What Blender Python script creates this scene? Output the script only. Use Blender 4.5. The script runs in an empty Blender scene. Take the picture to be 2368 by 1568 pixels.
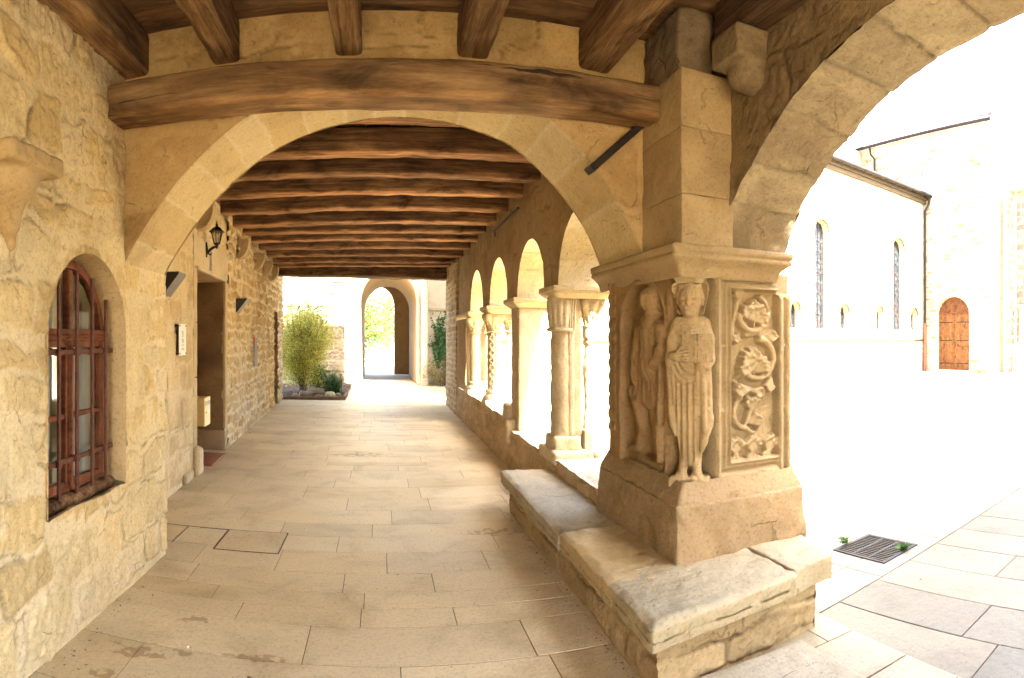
import bpy, bmesh, math, random
import numpy as np
from mathutils import Vector, Matrix, Euler
RAD = math.radians
rng = np.random.default_rng(7)
random.seed(7)
SC = bpy.context.scene
COL = SC.collection

# ------------------------------------------------------------------ camera, sky, sun, exposure
EYE = 1.6
FPIX, CX0, CY0 = 1400.0, 880.0, 785.0            # measured from the photograph (2368 px wide reading)
cam = bpy.data.cameras.new('camera')
cam.type = 'PANO'                                 # the photograph is a swept phone panorama: a cylinder, not a plane
cam.panorama_type = 'CENTRAL_CYLINDRICAL'
cam.central_cylindrical_radius = 1.0
half_u = 2368 / FPIX / 2
cam.central_cylindrical_range_u_min = -half_u
cam.central_cylindrical_range_u_max = half_u
cam.central_cylindrical_range_v_min = -(1568 - CY0) / FPIX
cam.central_cylindrical_range_v_max = CY0 / FPIX
cam.clip_start = 0.05
cam.clip_end = 2000
cam_ob = bpy.data.objects.new('camera', cam)
COL.objects.link(cam_ob)
yaw = (1184 - CX0) / FPIX
cam_ob.location = (0, 0, EYE)
cam_ob.rotation_euler = (math.pi / 2, 0, -yaw)
SC.camera = cam_ob

SUN_DIR = Vector((0.215, -0.60, 0.77)).normalized()   # towards the sun
sun_el = math.asin(SUN_DIR.z)
sun_az = math.atan2(SUN_DIR.x, SUN_DIR.y)
w = bpy.data.worlds.new('World')
SC.world = w
w.use_nodes = True
nt = w.node_tree
bg = nt.nodes['Background']
sky = nt.nodes.new('ShaderNodeTexSky')
sky.sky_type = 'NISHITA'
sky.sun_disc = False
sky.sun_elevation = sun_el
sky.sun_rotation = sun_az
sky.air_density = 1.0
sky.dust_density = 3.0
sky.ozone_density = 1.0
nt.links.new(sky.outputs[0], bg.inputs[0])
bg.inputs[1].default_value = 0.15
sl = bpy.data.lights.new('sun', 'SUN')
sl.energy = 4.5
sl.angle = RAD(0.5)
sl.color = (1.0, 0.935, 0.80)
so = bpy.data.objects.new('sun', sl)
COL.objects.link(so)
so.rotation_euler = SUN_DIR.to_track_quat('Z', 'Y').to_euler()
SC.view_settings.view_transform = 'Standard'
SC.view_settings.look = 'None'
SC.view_settings.gamma = 1
SC.view_settings.exposure = 4.5
cy = SC.cycles if hasattr(SC, 'cycles') else None
SC.render.engine = 'CYCLES'
cy = SC.cycles
cy.max_bounces = 10
cy.diffuse_bounces = 6
cy.glossy_bounces = 3
cy.transmission_bounces = 4
cy.transparent_max_bounces = 8
cy.caustics_reflective = False
cy.caustics_refractive = False
cy.sample_clamp_indirect = 6
cy.use_adaptive_sampling = True
cy.adaptive_threshold = 0.02
cy.use_denoising = True
try:
    cy.denoiser = 'OPENIMAGEDENOISE'
    cy.denoising_input_passes = 'RGB_ALBEDO_NORMAL'
    cy.denoising_prefilter = 'ACCURATE'
except Exception:
    pass

# ------------------------------------------------------------------ noise
def _hash(ix, iy, iz, seed):
    n = (ix * 374761393 + iy * 668265263 + iz * 1274126177 + seed * 974711) & 0xffffffff
    n = ((n ^ (n >> 13)) * 1103515245) & 0xffffffff
    n = ((n ^ (n >> 15)) * 668265263) & 0xffffffff
    return ((n ^ (n >> 16)) & 0xffff) / 32767.5 - 1.0

def vnoise(P, seed=0):
    I = np.floor(P).astype(np.int64)
    f = P - I
    f = f * f * (3 - 2 * f)
    x, y, z = I[..., 0], I[..., 1], I[..., 2]
    fx, fy, fz = f[..., 0], f[..., 1], f[..., 2]
    r = 0
    for dx in (0, 1):
        wx = fx if dx else 1 - fx
        for dy in (0, 1):
            wy = fy if dy else 1 - fy
            for dz in (0, 1):
                wz = fz if dz else 1 - fz
                r = r + wx * wy * wz * _hash(x + dx, y + dy, z + dz, seed)
    return r

def fbm(P, scale, octs=3, seed=0, gain=0.5):
    P = np.asarray(P, float)
    if P.shape[-1] == 2:
        P = np.concatenate([P, np.zeros(P.shape[:-1] + (1,))], -1)
    r, a = 0, 1.0
    P = P * scale
    for o in range(octs):
        r = r + a * vnoise(P + 17.3 * o, seed + o * 31)
        P = P * 2.03
        a *= gain
    return r

def sstep(a, b, x):
    t = np.clip((x - a) / (b - a), 0, 1)
    return t * t * (3 - 2 * t)

# ------------------------------------------------------------------ mesh gathering
class Acc:
    """collects grids, boxes, tubes ... and links them as ONE mesh object"""
    def __init__(s, col=(1, 1, 1)):
        s.V, s.F, s.C, s.S = [], [], [], []
        s.n = 0
        s.col = col
        s.M = None
    def add(s, V, F, C=None, smooth=True):
        V = np.asarray(V, float).reshape(-1, 3)
        if s.M is not None:
            A = np.array(s.M)
            V = V @ A[:3, :3].T + A[:3, 3]
        if C is None:
            C = s.col
        C = np.asarray(C, float)
        if C.ndim == 1:
            C = np.tile(C, (len(V), 1))
        F = np.asarray(F, np.int64)
        s.V.append(V); s.C.append(C.reshape(-1, 3)); s.F.append(F + s.n); s.S.append(np.full(len(F), smooth))
        s.n += len(V)
    def grid(s, P, C=None, flip=False, closed=False, smooth=True):
        n, m = P.shape[:2]
        idx = np.arange(n * m).reshape(n, m)
        if closed:
            idx = np.concatenate([idx, idx[:1]], 0)
        a, b, c, d = idx[:-1, :-1], idx[1:, :-1], idx[1:, 1:], idx[:-1, 1:]
        F = np.stack([a, b, c, d], -1).reshape(-1, 4)
        if flip:
            F = F[:, ::-1]
        s.add(P, F, None if C is None else np.asarray(C).reshape(-1, 3) if np.ndim(C) > 1 else C, smooth)
    def box(s, x0, x1, y0, y1, z0, z1, c=0.004, col=None):
        """chamfered box"""
        lo = np.array([x0, y0, z0], float); hi = np.array([x1, y1, z1], float)
        c = min(c, *(0.45 * (hi - lo)))
        V, F, key = [], [], {}
        for ax in range(3):
            for sg in (0, 1):
                o = [(ax + 1) % 3, (ax + 2) % 3]
                for p in (0, 1):
                    for q in (0, 1):
                        v = [0, 0, 0]
                        v[ax] = hi[ax] if sg else lo[ax]
                        v[o[0]] = hi[o[0]] - c if p else lo[o[0]] + c
                        v[o[1]] = hi[o[1]] - c if q else lo[o[1]] + c
                        cs = [0, 0, 0]; cs[ax] = sg; cs[o[0]] = p; cs[o[1]] = q
                        key[(ax, tuple(cs))] = len(V); V.append(v)
        for ax in range(3):
            o = [(ax + 1) % 3, (ax + 2) % 3]
            for sg in (0, 1):
                def k(p, q):
                    cs = [0, 0, 0]; cs[ax] = sg; cs[o[0]] = p; cs[o[1]] = q
                    return key[(ax, tuple(cs))]
                f = [k(0, 0), k(1, 0), k(1, 1), k(0, 1)]
                F.append(f if sg else f[::-1])
        for ax in range(3):                       # edge along ax between faces o0 and o1
            o = [(ax + 1) % 3, (ax + 2) % 3]
            for p in (0, 1):
                for q in (0, 1):
                    c0 = [0, 0, 0]; c0[o[0]] = p; c0[o[1]] = q
                    c1 = list(c0); c1[ax] = 1
                    f = [key[(o[0], tuple(c0))], key[(o[0], tuple(c1))], key[(o[1], tuple(c1))], key[(o[1], tuple(c0))]]
                    F.append(f if (p == q) == False else f[::-1])
        T = []
        for p in (0, 1):
            for q in (0, 1):
                for r in (0, 1):
                    cs = (p, q, r)
                    T.append([key[(0, cs)], key[(1, cs)], key[(2, cs)], key[(2, cs)]])
        s.add(V, F, col, False)
        s.add(V, [t[:3] for t in T], col, False)
    def rough(s, x0, x1, y0, y1, z0, z1, r=0.015, amp=0.006, res=0.03, scale=9, seed=0, col=None, colvar=0.06, octs=3, taper=None, shape=None):
        """a worn stone block: rounded edges, noise on every face"""
        lo = np.array([x0, y0, z0], float); hi = np.array([x1, y1, z1], float)
        h = (hi - lo) / 2; ce = (hi + lo) / 2
        r = min(r, *(0.98 * h))
        for ax in range(3):
            o = [(ax + 1) % 3, (ax + 2) % 3]
            def lin(L):
                n = max(4, int(math.ceil(2 * L / res)))
                t = np.linspace(-L + r, L - r, n)
                return np.concatenate([[-L, -L + r * .35], t, [L - r * .35, L]])
            A, B = np.meshgrid(lin(h[o[0]]), lin(h[o[1]]), indexing='ij')
            for sg in (-1, 1):
                p = np.zeros(A.shape + (3,))
                p[..., ax] = sg * h[ax]; p[..., o[0]] = A; p[..., o[1]] = B
                q = np.clip(p, -(h - r), h - r)
                d = p - q
                d /= np.linalg.norm(d, axis=-1, keepdims=True)
                P = q + d * r
                if taper is not None:
                    P = taper(P, h)
                W = P + ce
                nz = fbm(W, scale, octs, seed)
                P = W + d * (nz * amp)[..., None]
                if shape is not None:
                    P = shape(P)
                cc = np.array(s.col if col is None else col, float)
                C = cc * (1 + colvar * fbm(W, scale * .5, 2, seed + 5)[..., None])
                s.grid(P, C, flip=(sg < 0))
    def tube(s, pts, rad, n=8, col=None, cap=True, smooth=True):
        pts = np.asarray(pts, float)
        rad = np.broadcast_to(np.asarray(rad, float), (len(pts),))
        T = np.gradient(pts, axis=0)
        T /= np.linalg.norm(T, axis=1, keepdims=True) + 1e-9
        up = np.array([0, 0, 1.0])
        if abs(T[0] @ up) > .9:
            up = np.array([1.0, 0, 0])
        rings = []
        for p, t, r in zip(pts, T, rad):
            a = np.cross(up, t); a /= np.linalg.norm(a) + 1e-9
            b = np.cross(t, a); up = b
            th = np.linspace(0, 2 * np.pi, n, endpoint=False)
            rings.append(p + r * (np.cos(th)[:, None] * a + np.sin(th)[:, None] * b))
        P = np.array(rings).transpose(1, 0, 2)
        s.grid(P, col, closed=True, flip=True, smooth=smooth)
        if cap:
            for e, fl in ((0, False), (-1, True)):
                ring = P[:, e]
                V = np.concatenate([ring, [pts[e]]])
                F = [[i, (i + 1) % n, n] if fl else [(i + 1) % n, i, n] for i in range(n)]
                s.add(V, F, col, False)
    def lathe(s, prof, n=24, c=(0, 0, 0), col=None, a0=0.0, smooth=True, mod=None):
        """prof: (r, z) pairs, from bottom to top"""
        prof = np.asarray(prof, float)
        th = np.linspace(0, 2 * np.pi, n, endpoint=False) + a0
        Rr = prof[:, 0][None, :] * np.ones((n, 1)); Z = prof[:, 1][None, :] * np.ones((n, 1))
        TH = th[:, None] * np.ones((1, len(prof)))
        if mod is not None:
            Rr = mod(TH, Z, Rr)
        P = np.stack([c[0] + Rr * np.cos(TH), c[1] + Rr * np.sin(TH), c[2] + Z], -1)
        s.grid(P, col, closed=True, smooth=smooth)
    def prism(s, poly, z0, z1, col=None):
        """vertical prism over a plan polygon (counter-clockwise)"""
        n = len(poly)
        V = [(x, y, z0) for x, y in poly] + [(x, y, z1) for x, y in poly]
        s.add(V, [[i, (i + 1) % n, n + (i + 1) % n, n + i] for i in range(n)], col, False)
        bot = [(x, y, z0) for x, y in poly]
        for z, fl in ((z0, True), (z1, False)):
            cxy = np.mean(np.array(poly), 0)
            V = [(x, y, z) for x, y in poly] + [(cxy[0], cxy[1], z)]
            s.add(V, [[i, (i + 1) % n, n] if not fl else [(i + 1) % n, i, n] for i in range(n)], col, False)
    def build(s, name, mat, parent=None, local=False):
        V = np.concatenate(s.V)
        if parent is not None and not local:
            o, L = parent, Vector((0, 0, 0))
            while o is not None:
                L = L + o.location
                o = o.parent
            V = V - np.array(L)
        me = bpy.data.meshes.new(name)
        loops, starts, tot, sm = [], [], 0, []
        for F, S in zip(s.F, s.S):
            k = F.shape[1]
            loops.append(F.reshape(-1)); starts.append(tot + np.arange(len(F)) * k); tot += len(F) * k; sm.append(S)
        loops = np.concatenate(loops); starts = np.concatenate(starts); sm = np.concatenate(sm)
        me.vertices.add(len(V)); me.vertices.foreach_set('co', V.astype(np.float32).ravel())
        me.loops.add(len(loops)); me.loops.foreach_set('vertex_index', loops.astype(np.int32))
        me.polygons.add(len(starts)); me.polygons.foreach_set('loop_start', starts.astype(np.int32))
        me.polygons.foreach_set('use_smooth', sm)
        me.update(calc_edges=True)
        at = me.color_attributes.new('Col', 'FLOAT_COLOR', 'POINT')
        C = np.concatenate(s.C)
        at.data.foreach_set('color', np.concatenate([np.clip(C, 0, 4), np.ones((len(C), 1))], 1).astype(np.float32).ravel())
        if mat is not None:
            me.materials.append(mat)
        ob = bpy.data.objects.new(name, me)
        COL.objects.link(ob)
        if parent is not None:
            ob.parent = parent
        return ob

def thing(name, label, cat, loc=(0, 0, 0), group=None, rotz=0):
    o = bpy.data.objects.new(name, None)
    o.empty_display_size = .1
    COL.objects.link(o)
    o.location = loc
    o.rotation_euler = (0, 0, rotz)
    o['label'] = label; o['category'] = cat
    if group:
        o['group'] = group
    return o

def tag(o, label, cat, group=None):
    o['label'] = label; o['category'] = cat
    if group:
        o['group'] = group
    return o

def struct(o):
    o['kind'] = 'structure'
    return o

# ------------------------------------------------------------------ materials
def new_mat(name):
    m = bpy.data.materials.new(name)
    m.use_nodes = True
    return m, m.node_tree, m.node_tree.nodes['Principled BSDF']

def mixrgb(nt, mode, fac, a, b):
    n = nt.nodes.new('ShaderNodeMix')
    n.data_type = 'RGBA'; n.blend_type = mode
    for i, v in ((0, fac), (6, a), (7, b)):
        if hasattr(v, 'links') or hasattr(v, 'is_output'):
            nt.links.new(v, n.inputs[i])
        else:
            n.inputs[i].default_value = v if i == 0 else (*v, 1) if len(v) == 3 else v
    return n.outputs[2]

def noise(nt, vec, scale, detail=4, rough=.55, dist=0):
    n = nt.nodes.new('ShaderNodeTexNoise')
    n.inputs['Scale'].default_value = scale; n.inputs['Detail'].default_value = detail
    n.inputs['Roughness'].default_value = rough; n.inputs['Distortion'].default_value = dist
    if vec is not None:
        nt.links.new(vec, n.inputs['Vector'])
    return n.outputs['Fac']

def ramp(nt, src, stops):
    r = nt.nodes.new('ShaderNodeValToRGB')
    el = r.color_ramp.elements
    while len(el) < len(stops):
        el.new(.5)
    for e, (p, c) in zip(el, stops):
        e.position = p; e.color = (*c, 1) if len(c) == 3 else c
    nt.links.new(src, r.inputs[0])
    return r.outputs[0]

def obco(nt, scale=None):
    tc = nt.nodes.new('ShaderNodeTexCoord')
    if scale is None:
        return tc.outputs['Object']
    mp = nt.nodes.new('ShaderNodeMapping')
    mp.inputs['Scale'].default_value = scale
    nt.links.new(tc.outputs['Object'], mp.inputs[0])
    return mp.outputs[0]

def bumpn(nt, b, h, strength, dist=.01, normal=None):
    n = nt.nodes.new('ShaderNodeBump')
    n.inputs['Strength'].default_value = strength; n.inputs['Distance'].default_value = dist
    nt.links.new(h, n.inputs['Height'])
    if normal is not None:
        nt.links.new(normal, n.inputs['Normal'])
    if b is not None:
        nt.links.new(n.outputs[0], b.inputs['Normal'])
    return n.outputs[0]

def stone_mat(name, tint=(.84, .845, .80), cracks=0.0, mott=.28, speck=.2, bump=.5, rough=.85, pits=True, stain=0.0, stain_col=(.25, .2, .15), coat=0):
    m, nt, b = new_mat(name)
    at = nt.nodes.new('ShaderNodeAttribute'); at.attribute_name = 'Col'
    co = obco(nt)
    n1 = noise(nt, co, 2.3, 5, .6, .6)
    n2 = noise(nt, co, 46, 6, .8)
    c = mixrgb(nt, 'MULTIPLY', 1.0, at.outputs['Color'], tint)
    r1 = ramp(nt, n1, [(.28, (1 - mott, 1 - mott * 1.12, 1 - mott * 1.35)), (.5, (1, 1, 1)), (.75, (1 + mott * .45, 1 + mott * .4, 1 + mott * .3))])
    c = mixrgb(nt, 'MULTIPLY', 1.0, c, r1)
    r2 = ramp(nt, n2, [(.34, (1 - speck * 1.7, 1 - speck * 1.8, 1 - speck * 1.9)), (.47, (1, 1, 1)), (.66, (1 + speck * .5,) * 3)])
    c = mixrgb(nt, 'MULTIPLY', 1.0, c, r2)
    nbc = None
    if cracks > 0:                       # thin open cracks and crumbled joints
        dsv = nt.nodes.new('ShaderNodeVectorMath'); dsv.operation = 'ADD'
        nzv = nt.nodes.new('ShaderNodeTexNoise'); nzv.inputs['Scale'].default_value = 5; nzv.inputs['Detail'].default_value = 5
        nt.links.new(co, nzv.inputs['Vector'])
        sc_ = nt.nodes.new('ShaderNodeVectorMath'); sc_.operation = 'SCALE'; sc_.inputs['Scale'].default_value = .22
        nt.links.new(nzv.outputs['Color'], sc_.inputs[0])
        nt.links.new(co, dsv.inputs[0]); nt.links.new(sc_.outputs[0], dsv.inputs[1])
        vo = nt.nodes.new('ShaderNodeTexVoronoi'); vo.feature = 'DISTANCE_TO_EDGE'; vo.inputs['Scale'].default_value = 3.4
        nt.links.new(dsv.outputs[0], vo.inputs['Vector'])
        ln = ramp(nt, vo.outputs['Distance'], [(.004, (1, 1, 1)), (.022, (0, 0, 0))])
        mk = ramp(nt, noise(nt, co, 4.5, 4, .6), [(.55, (0, 0, 0)), (.62, (cracks,) * 3)])
        ck = mixrgb(nt, 'MULTIPLY', 1.0, ln, mk)
        # crumbly pock marks
        pk = ramp(nt, noise(nt, co, 17, 5, .65), [(.30, (cracks * .8,) * 3), (.36, (0, 0, 0))])
        ck = mixrgb(nt, 'LIGHTEN', 1.0, ck, pk)
        c = mixrgb(nt, 'MULTIPLY', ck, c, (.30, .22, .15))
        inv = nt.nodes.new('ShaderNodeInvert'); nt.links.new(ck, inv.inputs['Color'])
        nbc = bumpn(nt, None, inv.outputs[0], .9, .02)
    if stain > 0:
        n5 = noise(nt, co, 2.1, 8, .72, .5)
        r5 = ramp(nt, n5, [(.48, (0, 0, 0)), (.66, (stain,) * 3)])
        c = mixrgb(nt, 'MIX', r5, c, stain_col)
    nt.links.new(c, b.inputs['Base Color'])
    b.inputs['Roughness'].default_value = rough
    b.inputs['Specular IOR Level'].default_value = .3
    n3 = noise(nt, co, 75, 6, .75)
    nb = bumpn(nt, None, n3, bump * .8, .010, nbc)
    if pits:
        v = nt.nodes.new('ShaderNodeTexVoronoi'); v.inputs['Scale'].default_value = 55
        nt.links.new(co, v.inputs['Vector'])
        rp = ramp(nt, v.outputs['Distance'], [(.05, (0, 0, 0)), (.22, (1, 1, 1))])
        msk = noise(nt, co, 7, 3)
        rp = mixrgb(nt, 'MIX', ramp(nt, msk, [(.5, (1, 1, 1)), (.62, (0, 0, 0))]), rp, (1, 1, 1))
        nb = bumpn(nt, None, rp, bump * .6, .006, nb)
    n4 = noise(nt, co, 14, 4, .6)
    bumpn(nt, b, n4, bump * .9, .022, nb)
    return m

def wood_mat(name, dark=(.06, .028, .012), mid=(.22, .11, .05), light=(.42, .26, .14), gx=1.6, gy=26, bump=.8):
    m, nt, b = new_mat(name)
    at = nt.nodes.new('ShaderNodeAttribute'); at.attribute_name = 'Col'
    info = nt.nodes.new('ShaderNodeObjectInfo')
    co = obco(nt, (gx, gy, gy))
    add = nt.nodes.new('ShaderNodeVectorMath'); add.operation = 'ADD'
    nt.links.new(co, add.inputs[0])
    mul = nt.nodes.new('ShaderNodeMath'); mul.operation = 'MULTIPLY'; mul.inputs[1].default_value = 91
    nt.links.new(info.outputs['Random'], mul.inputs[0])
    nt.links.new(mul.outputs[0], add.inputs[1])
    g = noise(nt, add.outputs[0], 1.0, 9, .74, .25)
    cks = obco(nt, (.55, 26, 26))
    adk = nt.nodes.new('ShaderNodeVectorMath'); adk.operation = 'ADD'
    nt.links.new(cks, adk.inputs[0]); nt.links.new(mul.outputs[0], adk.inputs[1])
    kn = noise(nt, adk.outputs[0], 1.0, 4, .6, .5)
    split = ramp(nt, kn, [(.300, (.0,) * 3), (.335, (1,) * 3)])
    kn2 = ramp(nt, noise(nt, adk.outputs[0], 1.9, 3, .5, .2), [(.30, (.25,) * 3), (.36, (1,) * 3)])
    co2 = obco(nt, (2.0, 5, 5))
    add2 = nt.nodes.new('ShaderNodeVectorMath'); add2.operation = 'ADD'
    nt.links.new(co2, add2.inputs[0]); nt.links.new(mul.outputs[0], add2.inputs[1])
    p = noise(nt, add2.outputs[0], 1.0, 5, .62, .8)
    base = ramp(nt, g, [(.25, dark), (.47, mid), (.72, light)])
    r2 = ramp(nt, p, [(.3, (.28, .24, .2)), (.48, (.9, .86, .82)), (.7, (1.25, 1.2, 1.1))])
    c = mixrgb(nt, 'MULTIPLY', 1.0, base, r2)
    c = mixrgb(nt, 'MULTIPLY', 1.0, c, at.outputs['Color'])
    c = mixrgb(nt, 'MULTIPLY', .85, c, split)
    c = mixrgb(nt, 'MULTIPLY', .6, c, kn2)
    nt.links.new(c, b.inputs['Base Color'])
    b.inputs['Roughness'].default_value = .75
    b.inputs['Specular IOR Level'].default_value = .25
    nb = bumpn(nt, None, split, bump, .03)
    nb = bumpn(nt, None, g, bump, .03, nb)
    co3 = obco(nt, (2.5, 60, 60))
    bumpn(nt, b, noise(nt, co3, 1.0, 4, .6), bump * .5, .006, nb)
    return m

def plain(name, col, rough=.6, metal=0.0, spec=.4, vary=.15, scale=12, bump=.0, attr=False):
    m, nt, b = new_mat(name)
    co = obco(nt)
    n = noise(nt, co, scale, 5, .6)
    r = ramp(nt, n, [(.3, (1 - vary,) * 3), (.7, (1 + vary * .4,) * 3)])
    if attr:
        at = nt.nodes.new('ShaderNodeAttribute'); at.attribute_name = 'Col'
        c = mixrgb(nt, 'MULTIPLY', 1.0, at.outputs['Color'], r)
    else:
        c = mixrgb(nt, 'MULTIPLY', 1.0, r, col)
    nt.links.new(c, b.inputs['Base Color'])
    b.inputs['Roughness'].default_value = rough; b.inputs['Metallic'].default_value = metal
    b.inputs['Specular IOR Level'].default_value = spec
    if bump:
        bumpn(nt, b, noise(nt, co, scale * 5, 4), bump, .004)
    return m

def leaf_mat(name, trans=.35, rough=.5):
    m, nt, b = new_mat(name)
    at = nt.nodes.new('ShaderNodeAttribute'); at.attribute_name = 'Col'
    nt.links.new(at.outputs['Color'], b.inputs['Base Color'])
    b.inputs['Roughness'].default_value = rough
    b.inputs['Specular IOR Level'].default_value = .3
    tr = nt.nodes.new('ShaderNodeBsdfTranslucent')
    nt.links.new(at.outputs['Color'], tr.inputs['Color'])
    mx = nt.nodes.new('ShaderNodeMixShader'); mx.inputs[0].default_value = trans
    nt.links.new(b.outputs[0], mx.inputs[1]); nt.links.new(tr.outputs[0], mx.inputs[2])
    nt.links.new(mx.outputs[0], nt.nodes['Material Output'].inputs[0])
    return m

def glass_mat(name, tint=(.9, .95, .93), refl=.12):
    m, nt, b = new_mat(name)
    tb = nt.nodes.new('ShaderNodeBsdfTransparent'); tb.inputs[0].default_value = (*tint, 1)
    gl = nt.nodes.new('ShaderNodeBsdfGlossy'); gl.inputs['Roughness'].default_value = .03
    fr = nt.nodes.new('ShaderNodeFresnel'); fr.inputs[0].default_value = 1.55
    ad = nt.nodes.new('ShaderNodeMath'); ad.operation = 'ADD'; ad.inputs[1].default_value = refl
    nt.links.new(fr.outputs[0], ad.inputs[0])
    bumpn(nt, None, noise(nt, obco(nt), 9, 2), .0)
    mx = nt.nodes.new('ShaderNodeMixShader')
    nt.links.new(ad.outputs[0], mx.inputs[0]); nt.links.new(tb.outputs[0], mx.inputs[1]); nt.links.new(gl.outputs[0], mx.inputs[2])
    nt.links.new(mx.outputs[0], nt.nodes['Material Output'].inputs[0])
    return m

M = {}
M['rubble'] = stone_mat('rubble_stone', tint=(.94, .94, .885), cracks=.32, mott=.2, speck=.22, bump=.6)
M['ashlar'] = stone_mat('dressed_stone', cracks=.25, mott=.2, speck=.18, bump=.45)
M['plaster'] = stone_mat('old_lime_plaster', cracks=.25, mott=.3, speck=.16, bump=.5, pits=False, stain=.45, stain_col=(.26, .16, .075))
M['dirty'] = stone_mat('sooty_stone', cracks=.4, mott=.35, speck=.22, bump=.6, stain=.6, stain_col=(.13, .085, .05))
M['carved'] = stone_mat('carved_sandstone', cracks=.10, mott=.24, speck=.18, bump=.6, stain=.25, stain_col=(.30, .17, .09))
M['weathered'] = stone_mat('weathered_arch_stone', cracks=.35, mott=.3, speck=.22, bump=.7, stain=.55, stain_col=(.16, .115, .075))
M['grey_stone'] = stone_mat('worn_grey_stone', cracks=.3, mott=.2, speck=.2, bump=.6)
M['floor'] = stone_mat('limestone_paving', tint=(.92, .91, .76), cracks=.0, mott=.24, speck=.2, bump=.32, rough=.48)
M['wood'] = wood_mat('old_oak', (.030, .018, .010), (.125, .077, .043), (.31, .22, .135), bump=1.0)
M['wood_red'] = wood_mat('stained_oak', (.028, .016, .009), (.11, .064, .036), (.27, .185, .115), bump=1.0)
M['tie'] = wood_mat('plaster_smeared_oak', (.045, .027, .015), (.15, .095, .053), (.33, .25, .155), gx=1.2, gy=9, bump=.5)
M['board'] = wood_mat('ceiling_boards', (.05, .028, .014), (.19, .105, .052), (.36, .235, .13), gx=1.3, gy=12)
M['window_wood'] = wood_mat('painted_window_wood', (.13, .04, .022), (.21, .075, .042), (.30, .125, .075), bump=.2)
M['door_wood'] = wood_mat('oak_door', (.16, .065, .02), (.30, .125, .04), (.42, .19, .07), bump=.3)
M['rust'] = plain('rusty_iron', (.13, .045, .028), .75, .2, vary=.5, scale=30, bump=.4)
M['iron'] = plain('dark_iron', (.03, .022, .018), .55, .6, vary=.4, scale=25, bump=.2)
M['dark_metal'] = plain('dark_painted_metal', (.035, .03, .027), .42, .3, vary=.1)
M['grey_metal'] = plain('grey_painted_metal', (.16, .15, .14), .45, .3, vary=.1)
M['zinc'] = plain('zinc', (.22, .21, .2), .45, .8, vary=.2)
M['steel'] = plain('brushed_steel', (.78, .77, .74), .28, .9, vary=.08, scale=40)
M['glass'] = glass_mat('window_glass')
M['lamp_glass'] = glass_mat('lamp_glass', (.8, .78, .7), .08)
M['leaf'] = leaf_mat('leaves')
M['any'] = plain('painted_surface', (1, 1, 1), .55, attr=True, vary=.1)
M['cloth'] = plain('white_curtain', (.75, .74, .7), .9, vary=.06)
M['earth'] = plain('garden_soil', (.05, .03, .017), .95, vary=.6, scale=40, bump=1.0)
M['gravel'] = stone_mat('courtyard_gravel', mott=.12, speck=.35, bump=.9)
M['tile'] = stone_mat('roof_tiles', mott=.25, speck=.2, bump=.3)
M['bark'] = plain('bark', (.16, .09, .05), .9, vary=.5, scale=20, bump=.8)

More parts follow.
